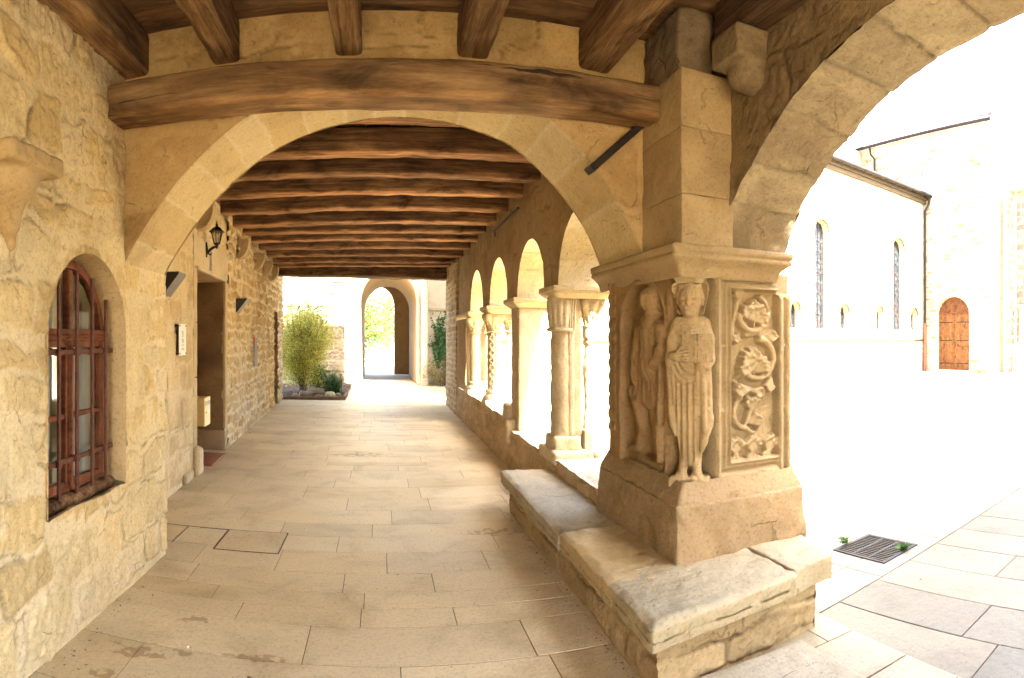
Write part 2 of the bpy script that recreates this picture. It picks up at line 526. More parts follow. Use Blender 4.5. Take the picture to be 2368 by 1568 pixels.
# ------------------------------------------------------------------ masonry relief (real height, real stones)
STONE = [(.50, .37, .20), (.55, .42, .24), (.47, .33, .165), (.52, .41, .26), (.44, .30, .15), (.57, .45, .28)]
MORT = (.58, .46, .29)
class Masonry:
    def __init__(s, W, H, seed, rows=(.12, .22), lens=(.16, .4), mort=.012, bulge=.014, rnd=.4, res=.01,
                 warp=.015, cover=None, pal=STONE, mortc=MORT, rough=.004, cvar=.08, rot=.0, regular=False, ctint=None, tilt=.006, gaps=.8, chip=.007):
        g = np.random.default_rng(seed)
        s.res = res
        nu, nv = int(W / res) + 2, int(H / res) + 2
        U, V = np.meshgrid(np.arange(nu) * res, np.arange(nv) * res, indexing='ij')
        P2 = np.stack([U, V], -1)
        Uw = U + warp * fbm(P2, 5, 2, seed + 1); Vw = V + warp * fbm(P2, 5, 2, seed + 2)
        Hh = np.zeros_like(U); Mk = np.zeros_like(U); Gp = np.ones_like(U)
        C = np.ones(U.shape + (3,)) * np.array(mortc)
        v = 0.0
        while v < H:
            rh = g.uniform(*rows)
            u = -g.uniform(0, lens[1])
            while u < W:
                L = g.uniform(*lens)
                if not regular and g.random() < .25:
                    L *= .6
                hh = rh / 2 * (1 if regular else g.uniform(.8, 1.0)) - mort
                hw = L / 2 - mort
                cx, cyy = u + L / 2, v + rh / 2 + (0 if regular else g.uniform(-.1, .1) * rh)
                u += L
                if hw < .01 or hh < .01:
                    continue
                i0, i1 = max(0, int((cx - hw) / res) - 6), min(nu, int((cx + hw) / res) + 7)
                j0, j1 = max(0, int((cyy - hh) / res) - 6), min(nv, int((cyy + hh) / res) + 7)
                if i1 <= i0 or j1 <= j0:
                    continue
                a = g.uniform(-rot, rot)
                x = Uw[i0:i1, j0:j1] - cx; y = Vw[i0:i1, j0:j1] - cyy
                x, y = x * math.cos(a) + y * math.sin(a), -x * math.sin(a) + y * math.cos(a)
                r = rnd * min(hw, hh) * g.uniform(.6, 1.3)
                r = min(r, .95 * min(hw, hh))
                qx = np.abs(x) - hw + r; qy = np.abs(y) - hh + r
                d = np.hypot(np.maximum(qx, 0), np.maximum(qy, 0)) + np.minimum(np.maximum(qx, qy), 0) - r
                edge = .008 + .10 * rnd * min(hw, hh)
                k = bulge * g.uniform(.35, 1.0) + x * g.uniform(-tilt, tilt) / max(hw, .05) + y * g.uniform(-tilt, tilt) / max(hh, .05)
                hgt = sstep(0, edge, -d) * k
                m = sstep(-.003, .006, -d)
                sub = Hh[i0:i1, j0:j1]; mk = Mk[i0:i1, j0:j1]
                Hh[i0:i1, j0:j1] = np.where(d < 0, np.maximum(hgt, sub), sub)
                col = np.array(pal[g.integers(len(pal))]) * (1 + g.uniform(-cvar, cvar))
                C[i0:i1, j0:j1] = C[i0:i1, j0:j1] * (1 - m[..., None]) + col * m[..., None]
                Mk[i0:i1, j0:j1] = np.maximum(mk, m)
                Gp[i0:i1, j0:j1] = np.minimum(Gp[i0:i1, j0:j1], np.abs(d - .001))
            v += rh
        Hh = Hh + rough * fbm(P2, 28, 3, seed + 7) * (.4 + Mk)
        Hh = Hh - chip * sstep(.35, .75, fbm(P2, 13, 3, seed + 21)) * Mk
        if cover is not None:                        # lime plaster smeared over the stones
            lvl, amp, sc = cover
            pl = lvl + amp * fbm(P2, sc, 3, seed + 9)
            t = sstep(-.002, .003, pl - Hh)
            pc = np.array(mortc) * (1 + .06 * fbm(P2, 3, 2, seed + 11)[..., None])
            C = C * (1 - t[..., None]) + pc * t[..., None]
            Hh = np.maximum(Hh, pl + .0015 * fbm(P2, 40, 2, seed + 12))
        if gaps > 0:                                 # joints that have lost their mortar
            gm = (1 - sstep(.002, .008, Gp)) * sstep(.12, .3, fbm(P2, 2.6, 3, seed + 31)) * gaps
            C = C * (1 - gm[..., None] * np.array((.62, .68, .74)))
            Hh = Hh - .014 * gm
        if ctint is not None:
            C = C * ctint(U, V)[..., None]
        s.H, s.C = Hh, C
        s.nu, s.nv = nu, nv
    def sample(s, u, v):
        x = np.clip(np.asarray(u) / s.res, 0, s.nu - 1.001); y = np.clip(np.asarray(v) / s.res, 0, s.nv - 1.001)
        i, j = x.astype(int), y.astype(int)
        fx, fy = x - i, y - j
        def bl(A):
            f, g = (fx, fy) if A.ndim == 2 else (fx[..., None], fy[..., None])
            return A[i, j] * (1 - f) * (1 - g) + A[i + 1, j] * f * (1 - g) + A[i, j + 1] * (1 - f) * g + A[i + 1, j + 1] * f * g
        return bl(s.H), bl(s.C)

def sheet(acc, us, lo, hi, nv, pos, mas=None, u0=0, v0=0, flip=False, hscale=1.0, col=None, edge=0.0):
    """wall piece: columns at us, each from lo(u) to hi(u); pos(u, v, h) -> xyz"""
    us = np.asarray(us, float)
    lo = np.broadcast_to(np.asarray(lo, float), us.shape); hi = np.broadcast_to(np.asarray(hi, float), us.shape)
    t = np.linspace(0, 1, nv)
    V = lo[:, None] + (hi - lo)[:, None] * t[None]
    U = np.repeat(us[:, None], nv, 1)
    if mas is not None:
        h, C = mas.sample(U - u0, V - v0)
        h = h * hscale
    else:
        h = np.zeros_like(U); C = np.ones(U.shape + (3,)) * np.array(col)
    acc.grid(np.stack(pos(U, V, h), -1), C, flip)

def interp_curve(pts, x):
    p = np.array(pts, float)
    return np.interp(x, p[:, 0], p[:, 1])

def smooth_curve(pts, n):
    """catmull-rom through pts, resampled by arc length"""
    p = np.array(pts, float)
    p = np.concatenate([[2 * p[0] - p[1]], p, [2 * p[-1] - p[-2]]])
    out = []
    for i in range(1, len(p) - 2):
        t = np.linspace(0, 1, 24, endpoint=False)[:, None]
        a, b, c, d = p[i - 1], p[i], p[i + 1], p[i + 2]
        out.append(.5 * (2 * b + (c - a) * t + (2 * a - 5 * b + 4 * c - d) * t ** 2 + (3 * b - a - 3 * c + d) * t ** 3))
    out = np.concatenate(out + [p[-2:-1]])
    s = np.concatenate([[0], np.cumsum(np.linalg.norm(np.diff(out, axis=0), axis=1))])
    q = np.linspace(0, s[-1], n)
    return np.stack([np.interp(q, s, out[:, k]) for k in range(out.shape[1])], 1), q

# ------------------------------------------------------------------ signed-distance sculpting (surface nets)
def surface_nets(D, org, h):
    nx, ny, nz = D.shape
    S = D < 0
    num = np.zeros((nx - 1, ny - 1, nz - 1, 3)); cnt = np.zeros((nx - 1, ny - 1, nz - 1))
    offs = [(i, j, k) for i in (0, 1) for j in (0, 1) for k in (0, 1)]
    def sl(o):
        return tuple(slice(o[a], (nx, ny, nz)[a] - 1 + o[a]) for a in range(3))
    for o in offs:
        for ax in range(3):
            if o[ax] == 0:
                q = list(o); q[ax] = 1
                A, B = D[sl(o)], D[sl(q)]
                x = S[sl(o)] != S[sl(q)]
                t = np.where(x, A / np.where(x, A - B, 1), 0)
                cnt += x
                for b in range(3):
                    num[..., b] += x * (o[b] + (t if b == ax else 0))
    act = cnt > 0
    idx = -np.ones(act.shape, np.int64)
    idx[act] = np.arange(act.sum())
    base = np.stack(np.nonzero(act), 1)
    V = (base + num[act] / cnt[act][:, None]) * h + np.array(org)
    F = []
    for ax in range(3):
        b, c = (ax + 1) % 3, (ax + 2) % 3
        a0 = [slice(None)] * 3; a1 = [slice(None)] * 3
        a0[ax] = slice(0, -1); a1[ax] = slice(1, None)
        X = S[tuple(a0)] != S[tuple(a1)]
        inside = S[tuple(a0)]
        p = np.stack(np.nonzero(X), 1)
        ok = (p[:, b] > 0) & (p[:, c] > 0) & (p[:, b] < D.shape[b] - 1) & (p[:, c] < D.shape[c] - 1)
        p = p[ok]
        fl = inside[tuple(p.T)]
        def at(db, dc):
            q = p.copy(); q[:, b] += db; q[:, c] += dc
            return idx[tuple(q.T)]
        Q = np.stack([at(-1, -1), at(0, -1), at(0, 0), at(-1, 0)], 1)
        Q[~fl] = Q[~fl][:, ::-1]
        F.append(Q)
    return V, np.concatenate(F)

class Sculpt:
    def __init__(s, lo, hi, h):
        s.h = h; s.lo = np.array(lo, float)
        n = [int(math.ceil((hi[a] - lo[a]) / h)) + 1 for a in range(3)]
        ax = [lo[a] + h * np.arange(n[a]) for a in range(3)]
        s.ax = ax
        s.D = np.full(n, 1.0)
    def box_of(s, lo, hi, pad):
        r = []
        for a in range(3):
            i0 = max(0, int((lo[a] - pad - s.lo[a]) / s.h)); i1 = min(s.D.shape[a], int((hi[a] + pad - s.lo[a]) / s.h) + 2)
            if i1 <= i0:
                return None, None
            r.append(slice(i0, i1))
        X, Y, Z = np.meshgrid(*[s.ax[a][r[a]] for a in range(3)], indexing='ij')
        return tuple(r), (X, Y, Z)
    def put(s, f, lo, hi, k=.012, cut=False):
        r, P = s.box_of(lo, hi, .05)
        if r is None:
            return
        d = f(*P); o = s.D[r]
        if cut:
            d = -d
            hh = np.clip(.5 - .5 * (d - o) / k, 0, 1)
            s.D[r] = o * hh + d * (1 - hh) + k * hh * (1 - hh)
        else:
            hh = np.clip(.5 + .5 * (d - o) / k, 0, 1)
            s.D[r] = d * (1 - hh) + o * hh - k * hh * (1 - hh)
    def cap(s, a, b, ra, rb=None, k=.012, cut=False, sq=(1, 1, 1)):
        rb = ra if rb is None else rb
        a, b = np.array(a, float), np.array(b, float)
        q = np.array(sq, float)
        def f(X, Y, Z):
            px, py, pz = (X - a[0]) / q[0], (Y - a[1]) / q[1], (Z - a[2]) / q[2]
            d = (b - a) / q
            t = np.clip((px * d[0] + py * d[1] + pz * d[2]) / (d @ d + 1e-12), 0, 1)
            return np.sqrt((px - t * d[0]) ** 2 + (py - t * d[1]) ** 2 + (pz - t * d[2]) ** 2) - (ra + (rb - ra) * t)
        m = max(ra, rb) * max(sq)
        s.put(f, np.minimum(a, b) - m, np.maximum(a, b) + m, k, cut)
    def ell(s, c, r, k=.012, cut=False):
        c, r = np.array(c, float), np.array(r, float)
        def f(X, Y, Z):
            e = np.sqrt(((X - c[0]) / r[0]) ** 2 + ((Y - c[1]) / r[1]) ** 2 + ((Z - c[2]) / r[2]) ** 2)
            return (e - 1) * r.min()
        s.put(f, c - r, c + r, k, cut)
    def bx(s, c, h, rot=None, rr=.006, k=.008, cut=False):
        c, h = np.array(c, float), np.array(h, float)
        Rm = np.eye(3) if rot is None else np.array(Euler(rot).to_matrix()).T
        def f(X, Y, Z):
            P = np.stack([X - c[0], Y - c[1], Z - c[2]], -1) @ Rm.T
            q = np.abs(P) - (h - rr)
            return np.linalg.norm(np.maximum(q, 0), axis=-1) + np.minimum(q.max(-1), 0) - rr
        m = np.linalg.norm(h)
        s.put(f, c - m, c + m, k, cut)
    def path(s, pts, rads, k=.008, cut=False, sq=(1, 1, 1)):
        rads = np.broadcast_to(np.array(rads, float), (len(pts),))
        for i in range(len(pts) - 1):
            s.cap(pts[i], pts[i + 1], rads[i], rads[i + 1], k, cut, sq)
    def mesh(s):
        D = s.D.copy()
        D[0], D[-1] = 1, 1
        D[:, 0], D[:, -1] = 1, 1
        D[:, :, 0], D[:, :, -1] = 1, 1
        return surface_nets(D, s.lo, s.h)
# ================================================================== LARGE STRUCTURE
def cosines(a, b, n):
    return a + (b - a) * (1 - np.cos(np.linspace(0, np.pi, n))) / 2

# ---------------- ground
a = Acc((.36, .29, .19))
a.add([(-250, -250, -.03), (250, -250, -.03), (250, 250, -.03), (-250, 250, -.03)], [[0, 1, 2, 3]], None, False)
struct(a.build('courtyard_ground', M['gravel']))

# ---------------- corridor paving: one slab after the other with open joints
def paving(acc, x0, x1, y0, y1, rows, lens, z, seed, pal, gap=.0055, sub=1, xw=None):
    g = np.random.default_rng(seed)
    y = y0
    while y < y1:
        d = g.uniform(*rows) if g.random() < .75 else g.uniform(rows[0], rows[0] * 1.3)
        ye = min(y + d, y1)
        x = x0 - g.uniform(0, lens[1])
        while x < x1:
            L = g.uniform(*lens)
            a0, a1 = max(x, x0), min(x + L, x1)
            x += L
            if a1 - a0 < .05:
                continue
            zz = z + g.uniform(-.001, .001)
            col = np.array(pal[g.integers(len(pal))]) * (1 + g.uniform(-.075, .075))
            acc.box(a0 + gap / 2, a1 - gap / 2, y + gap * .8, ye - gap * .8, zz - .03, zz, .0012, col)
        y = ye
FLOORPAL = [(.57, .465, .33), (.59, .485, .35), (.55, .44, .30), (.585, .485, .355), (.565, .465, .34), (.60, .50, .365)]
a = Acc((.22, .16, .1))
a.add([(-3.4, -4, -.0045), (1.75, -4, -.0045), (1.75, 15.9, -.0045), (-3.4, 15.9, -.0045)], [[0, 1, 2, 3]], (.12, .085, .05), False)
paving(a, -3.3, 1.7, -3.5, 15.9, (.21, .50), (.5, 1.35), 0, 21, FLOORPAL)
paving(a, -.93, 3.2, 15.9, 24, (.26, .5), (.5, 1.4), 0, 22, FLOORPAL)
paving(a, 1.70, 2.35, -3.4, 2.8, (.3, .5), (.65, .65), 0, 25, [(.27, .22, .155), (.30, .245, .175)])
fl = struct(a.build('corridor_floor', M['floor']))
# wet stains and drips soaked into the slabs near the window wall
nt = M['floor'].node_tree
b = nt.nodes['Principled BSDF']
src = b.inputs['Base Color'].links[0].from_socket
geo = nt.nodes.new('ShaderNodeNewGeometry')
nz = noise(nt, geo.outputs['Position'], 9, 3, .6)
spots = noise(nt, geo.outputs['Position'], 17, 2, .5)
def blob(cx, cy_, rx, ry):
    sub = nt.nodes.new('ShaderNodeVectorMath'); sub.operation = 'SUBTRACT'; sub.inputs[1].default_value = (cx, cy_, 0)
    nt.links.new(geo.outputs['Position'], sub.inputs[0])
    mu = nt.nodes.new('ShaderNodeVectorMath'); mu.operation = 'MULTIPLY'; mu.inputs[1].default_value = (1 / rx, 1 / ry, 0)
    nt.links.new(sub.outputs[0], mu.inputs[0])
    le = nt.nodes.new('ShaderNodeVectorMath'); le.operation = 'LENGTH'
    nt.links.new(mu.outputs[0], le.inputs[0])
    mr = nt.nodes.new('ShaderNodeMapRange'); mr.inputs[1].default_value = 0; mr.inputs[2].default_value = 1
    mr.inputs[3].default_value = 1; mr.inputs[4].default_value = 0
    nt.links.new(le.outputs['Value'], mr.inputs[0])
    m1 = nt.nodes.new('ShaderNodeMath'); m1.operation = 'MULTIPLY'
    nt.links.new(mr.outputs[0], m1.inputs[0]); nt.links.new(nz, m1.inputs[1])
    return m1.outputs[0]
prev = blob(-1.22, 2.86, .34, .17)
for q in ((-1.28, 2.55, .16, .22), (-1.0, 2.95, .2, .12), (-.62, 2.98, .3, .09), (-1.05, 3.3, .2, .09), (-.3, 8.4, .9, .35), (.95, 4.95, .45, .25)):
    mx = nt.nodes.new('ShaderNodeMath'); mx.operation = 'MAXIMUM'
    nt.links.new(prev, mx.inputs[0]); nt.links.new(blob(*q), mx.inputs[1]); prev = mx.outputs[0]
mm = nt.nodes.new('ShaderNodeMath'); mm.operation = 'MULTIPLY'
nt.links.new(prev, mm.inputs[0]); nt.links.new(ramp(nt, spots, [(.4, (.45,) * 3), (.6, (1.4,) * 3)]), mm.inputs[1])
fac = ramp(nt, mm.outputs[0], [(.30, (0, 0, 0)), (.42, (.6,) * 3)])
nt.links.new(mixrgb(nt, 'MULTIPLY', fac, src, (.42, .30, .20)), b.inputs['Base Color'])

# ---------------- courtyard paving beside the cloister, laid a little askew
a = Acc((.3, .27, .22))
th = RAD(9.5)
a.M = Matrix.Translation((2.72, 2.72, 0)) @ Matrix.Rotation(th, 4, 'Z')
CPAL = [(.135, .108, .078), (.16, .128, .092), (.118, .096, .07), (.17, .136, .095)]
a.add([(-.6, -9, -.016), (22, -9, -.016), (22, .62, -.016), (-.6, .62, -.016)], [[0, 1, 2, 3]], (.16, .14, .12), False)
for k, x in enumerate(np.arange(-.6, 16, .42)):
    g = np.random.default_rng(300 + k)
    y = -.004
    while y > -9:
        L = g.uniform(.5, 1.3)
        col = np.array(CPAL[g.integers(4)]) * (1 + g.uniform(-.1, .1))
        a.box(x + .003, x + .417, y - L + .003, y - .003, -.04, -.004 + g.uniform(-.001, .001), .002, col)
        y -= L
for k, x in enumerate(np.arange(-.6, 20, .9)):
    g = np.random.default_rng(350 + k)
    a.box(x + .003, x + .897, .004, .3, -.04, -.004, .002, np.array((.19, .165, .13)) * (1 + g.uniform(-.06, .06)))
    a.box(x + .003, x + .897, .306, .6, -.04, -.004, .002, np.array((.20, .17, .135)) * (1 + g.uniform(-.06, .06)))
struct(a.build('courtyard_paving', M['floor']))

# ---------------- near wall on the left, with the barred window
WX = -1.57
mas = Masonry(7.9, 3.6, 31, rows=(.16, .32), lens=(.2, .6), mort=.014, bulge=.022, rnd=.26, res=.009, warp=.05,
              cover=(.0065, .008, 1.9), rough=.006, rot=.08, tilt=.008, chip=.006,
              pal=[(.58, .455, .265), (.61, .495, .30), (.55, .415, .215), (.60, .495, .33), (.57, .44, .24), (.61, .475, .27)], mortc=(.65, .54, .35))
wl = thing('window_wall', 'thickly plastered rubble stone wall holding the arched barred window', 'wall', (WX, 1.5, 0))
a = Acc()
def nearpos(U, V, h):
    return (WX + h - .012, U, V)
WY0, WY1, WS, WSP = 2.56, 3.50, .70, 1.61
wr = (WY1 - WY0) / 2; wc = (WY0 + WY1) / 2
def warch(u):
    return WSP + np.sqrt(np.maximum(wr ** 2 - (u - wc) ** 2, 0))
sheet(a, np.arange(-3.5, .9, .03), 0, 3.52, 110, nearpos, mas, -3.6)
sheet(a, np.arange(.87, 2.561, .01), 0, 3.52, 300, nearpos, mas, -3.6)
us = cosines(WY0, WY1, 90)
sillz = WS + .012 * fbm(np.stack([us, us * 0], -1), 6, 3, 3)
sheet(a, us, 0, sillz, 70, nearpos, mas, -3.6)
sheet(a, us, warch(us), 3.52, 170, nearpos, mas, -3.6)
us = np.linspace(WY1, 4.245, 75)
sheet(a, us, 0, 2.08, 190, nearpos, mas, -3.6)
sheet(a, np.linspace(WY1, 3.56, 5), 2.08, 3.52, 60, nearpos, mas, -3.6)
# the back edge of this wall where it meets the set-back house wall
h, C = mas.sample(np.full(200, 4.24 + 3.6), np.linspace(0, 2.08, 200))
P = np.stack([np.stack([np.full(200, x) + (h - .012 if x > -1.6 else 0), np.full(200, 4.245 + (.012 if x < -1.6 else 0)), np.linspace(0, 2.08, 200)], -1) for x in (WX, -1.75, -2.15)])
a.grid(P, np.stack([C, C, C]))
a.build('wall_face', M['rubble'], wl)
# reveal of the window
a = Acc((.50, .37, .21))
DX = -.20
prof = [(WY1, z) for z in np.linspace(WS, WSP, 30)] + [(wc + wr * math.cos(t), WSP + wr * math.sin(t)) for t in np.linspace(0, math.pi, 60)][1:] + [(WY0, z) for z in np.linspace(WSP, WS, 30)][1:]
prof = np.array(prof)
nd = 10
P = np.zeros((len(prof), nd, 3))
for k, t in enumerate(np.linspace(0, 1, nd)):
    sh = 1 - .05 * t
    P[:, k, 0] = WX + .005 + DX * t
    P[:, k, 1] = wc + (prof[:, 0] - wc) * sh
    P[:, k, 2] = WSP + (prof[:, 1] - WSP) * (1 - .02 * t)
nn = fbm(P, 7, 3, 77)[..., None]
P[:, 1:-1, 1] += .006 * nn[:, 1:-1, 0]
a.grid(P, np.array((.50, .37, .21)) * (1 + .1 * nn))
# sill shelf
us = np.linspace(WY0, WY1, 60); xs = np.linspace(WX + .01, WX + DX - .05, 14)
U, X = np.meshgrid(us, xs, indexing='ij')
Z = WS + .012 * fbm(np.stack([U, U * 0], -1), 6, 3, 3) - .05 * sstep(WX - .01, WX - .07, X) + .004 * fbm(np.stack([U, X], -1), 20, 3, 4)
a.grid(np.stack([X, U, Z], -1), np.array((.36, .26, .15)) * (1 + .2 * fbm(np.stack([U, X], -1), 9, 3, 9)[..., None]))
a.build('window_reveal', M['rubble'], wl)

# window joinery, curtain, room behind, grille
FX = WX + DX + .06          # plane of the frame
win = Acc((1, 1, 1))
def arch_strip(acc, x0, x1, yc, zc, r0, r1, t0=0, t1=math.pi, n=40):
    t = np.linspace(t0, t1, n)
    ring = [(x0, r0), (x1, r0), (x1, r1), (x0, r1), (x0, r0)]
    P = np.array([[(x, yc + r * math.cos(q), zc + r * math.sin(q)) for x, r in ring] for q in t])
    acc.grid(P, None, smooth=False)
wy0, wy1 = WY0 + .03, WY1 - .03
ry = (wy1 - wy0) / 2
win.box(FX - .035, FX, wy0, wy0 + .038, WS, WSP, .006)
win.box(FX - .035, FX, wy1 - .038, wy1, WS, WSP, .006)
arch_strip(win, FX - .05, FX, wc, WSP, ry - .038, ry + .01)
win.box(FX - .06, FX + .015, wy0, wy1, WSP - .02, WSP + .05, .008)
win.box(FX - .055, FX + .028, wy0, wy1, WSP - .005, WSP + .02, .008)
win.box(FX - .035, FX + .010, wc - .026, wc + .026, WS + .03, WSP + ry - .05, .008)
win.box(FX - .03, FX + .018, wc - .009, wc + .013, WS + .03, WSP - .02, .006)
win.box(FX - .05, FX + .01, wy0, wy1, WS - .01, WS + .055, .008)
for z in (1.16,):
    win.box(FX - .035, FX - .005, wy0 + .05, wy1 - .05, z - .014, z + .014, .004)
for y0, y1 in ((wy0 + .038, wc - .026), (wc + .026, wy1 - .038)):
    win.box(FX - .03, FX + .003, y0, y0 + .022, WS + .05, WSP - .02, .005)
    win.box(FX - .03, FX + .003, y1 - .022, y1, WS + .05, WSP - .02, .005)
    win.box(FX - .04, FX + .003, y0 + .03, y1 - .03, WS + .05, WS + .09, .005)
    win.box(FX - .04, FX + .003, y0 + .03, y1 - .03, WSP - .055, WSP - .02, .005)
wobj = win.build('window_frame', M['window_wood'], wl)
a = Acc()
t = np.linspace(0, math.pi, 30)
poly = [(wy1 - .03, WS + .05)] + [(wc + (ry - .03) * math.cos(q), WSP + (ry - .03) * math.sin(q)) for q in t] + [(wy0 + .03, WS + .05)]
V = [(FX - .024, y, z) for y, z in poly] + [(FX - .024, wc, 1.3)]
a.add(V, [[i, (i + 1) % len(poly), len(poly)] for i in range(len(poly))], None, False)
a.build('pane', M['glass'], wobj)
a = Acc((.72, .70, .65))
for y0, y1, ph in ((wy0 + .06, wc - .10, 0), (wc + .10, wy1 - .06, 2)):
    ys = np.linspace(y0, y1, 60); zs = np.linspace(WS + .05, WSP + .16, 12)
    Y, Z = np.meshgrid(ys, zs, indexing='ij')
    X = FX - .075 + .016 * np.sin((Y - y0) * 95 + ph + .5 * np.sin(Z * 3)) + .01 * np.sin((Y - y0) * 41 + ph)
    Yd = Y + (.05 * (Z - 1.2) if ph == 0 else -.05 * (Z - 1.2))
    a.grid(np.stack([X, Yd, Z], -1), (.72, .70, .65))
a.build('curtain', M['cloth'], wobj)
a = Acc((.35, .30, .24))
a.box(-3.4, -1.9, 2.0, 3.95, .35, 2.5, .001)
for k in range(len(a.F)):
    a.F[k] = a.F[k][:, ::-1]
a.F[0] = a.F[0][np.array([i for i in range(6) if i != 1])]
a.build('room_interior', M['cloth'], wl)
# wooden roll at the foot of the frame
a = Acc((1.7, 1.45, 1.3))
pts = [(FX + .035, y, WS + .0 + .004 * math.sin(y * 14)) for y in np.linspace(wy0 - .01, wy1 + .01, 16)]
a.tube(pts, .042, 12)
a.build('window_sill', M['wood'], wobj)
g = Acc((1, 1, 1))
GX = WX - .075
for k, y in enumerate((2.60, 2.80, 3.0, 3.19, 3.37)):
    y = y + .0
    top = float(warch(np.array(min(max(y, WY0 + .03), WY1 - .03)))) - .09
    g.box(GX - .008, GX + .008, y - .013, y + .013, WS + .035, top, .003)
for z in (1.53, .93):
    g.box(GX - .02, GX - .008, WY0 - .05, WY1 + .03, z - .014, z + .014, .003)
    for y in (2.60, 2.80, 3.0, 3.19, 3.37):
        g.box(GX - .022, GX + .012, y - .019, y + .019, z - .019, z + .019, .003)
g.build('window_grille', M['rust'], wl)
# carved corbel on the near wall
s = Sculpt((-.03, -.26, -.3), (.32, .26, .18), .008)
s.bx((.10, 0, .095), (.15, .20, .042), rr=.02)
s.ell((.05, 0, .05), (.17, .17, .13), k=.03)
s.cap((.06, .02, .0), (.03, .09, -.14), .10, .05, k=.04)
s.cap((.02, .10, -.15), (.0, .14, -.23), .034, .022, k=.02)
V, F = s.mesh()
V = V + .003 * fbm(V, 22, 3, 4)[:, None]
a = Acc((.43, .30, .15))
a.add(V + np.array((WX, 2.10, 2.25)), F)
a.build('corbel', M['ashlar'], wl)

# ---------------- house wall along the left of the far bay
A0 = np.array((-2.03, 4.245)); B0 = np.array((-2.62, 15.95))
LW = float(np.linalg.norm(B0 - A0)); dW = (B0 - A0) / LW; nW = np.array((dW[1], -dW[0]))
def lw(u, v, h):
    u = np.asarray(u, float)
    return (A0[0] + dW[0] * u + nW[0] * h, A0[1] + dW[1] * u + nW[1] * h, v)
def uy(y):
    return (y - A0[1]) / dW[1]
hw_ = thing('house_wall', 'long rubble stone wall with a deep dressed doorway, running back under the beams', 'wall', (-2.3, 10, 0))
m1 = Masonry(4.6, 3.6, 41, rows=(.22, .40), lens=(.25, .6), mort=.012, bulge=.012, rnd=.25, res=.012, warp=.025,
             cover=(.0045, .004, 2.5), rough=.003, pal=[(.53, .40, .22), (.55, .43, .25), (.50, .37, .20), (.56, .44, .27)])
m2 = Masonry(8.0, 3.6, 43, rows=(.08, .21), lens=(.09, .30), mort=.012, bulge=.042, rnd=.6, res=.011, warp=.04,
             cover=(.010, .009, 1.5), rough=.007, rot=.22, tilt=.014, cvar=.15, pal=[(.44, .29, .125), (.50, .35, .17), (.40, .26, .11), (.52, .40, .23), (.43, .33, .2)], mortc=(.62, .50, .32))
ud0, ud1, us0, us1 = uy(6.88), uy(8.5), uy(14.15), uy(14.85)
DH, SH = 2.45, 2.28
a = Acc()
sheet(a, np.arange(0, ud0 - .12, .02), 0, 3.5, 170, lw, m1)
sheet(a, np.linspace(ud0 - .14, ud1 + .16, 70), DH + .36, 3.5, 50, lw, m1)
sheet(a, np.arange(ud1 + .14, us0 + .015, .016), 0, 3.5, 200, lw, m2, ud1)
sheet(a, np.linspace(us0, us1, 30), SH, 3.5, 60, lw, m2, ud1)
sheet(a, np.linspace(us1, LW, 50), 0, 3.5, 170, lw, m2, ud1)
# end of the wall, turned outwards
vv = np.linspace(0, 3.5, 120)
h, C = m2.sample(np.full(120, LW - ud1 - .1), vv)
P = np.stack([np.stack(lw(LW + .015 * math.sin(k), vv, (h if k == 0 else -.02 - .1 * k + .02 * fbm(np.stack([vv, vv * 0 + k], -1), 6, 2, 8))), -1) for k in range(6)])
a.grid(P, np.stack([C] * 6))
# footing stone at the corner before the door
a.build('wall_face', M['rubble'], hw_)
# slot recess near the end
a = Acc((.36, .25, .13))
for u, fl in ((us1, False), (us0, True)):
    V_, H_ = np.meshgrid(np.linspace(0, SH, 40), np.linspace(0.01, -.45, 8), indexing='ij')
    a.grid(np.stack(lw(u + .012 * fbm(np.stack([V_, H_], -1), 4, 3, 5), V_, H_), -1), (.40, .27, .14), fl)
U_, V_ = np.meshgrid(np.linspace(us0, us1, 6), np.linspace(0, SH, 20), indexing='ij')
a.grid(np.stack(lw(U_, V_, -.44 + 0 * U_), -1), (.30, .2, .1))
U_, H_ = np.meshgrid(np.linspace(us0, us1, 6), np.linspace(0, -.45, 5), indexing='ij')
a.grid(np.stack(lw(U_, SH + 0 * U_, H_), -1), (.4, .28, .15))
a.build('side_recess', M['dirty'], hw_)
def lbox(acc, u0, u1, h0, h1, z0, z1, c=.006, col=None, **k):
    old = acc.M
    acc.M = Matrix(((dW[0], nW[0], 0, A0[0]), (dW[1], nW[1], 0, A0[1]), (0, 0, 1, 0), (0, 0, 0, 1)))
    if k:
        acc.rough(u0, u1, h0, h1, z0, z1, col=col, **k)
    else:
        acc.box(u0, u1, h0, h1, z0, z1, c, col)
    acc.M = old
a = Acc((.45, .34, .2))
for u0, u1, z0, z1 in ((.02, ud0 - .01, 0, 3.6), (ud1 + .01, us0 - .01, 0, 3.6), (us1 + .01, LW - .03, 0, 3.6), (ud0 - .01, ud1 + .01, DH + .02, 3.6), (us0 - .01, us1 + .01, SH + .02, 3.6)):
    lbox(a, u0, u1, -.75, -.045, z0, z1, .002)
a.build('wall_core', M['ashlar'], hw_)
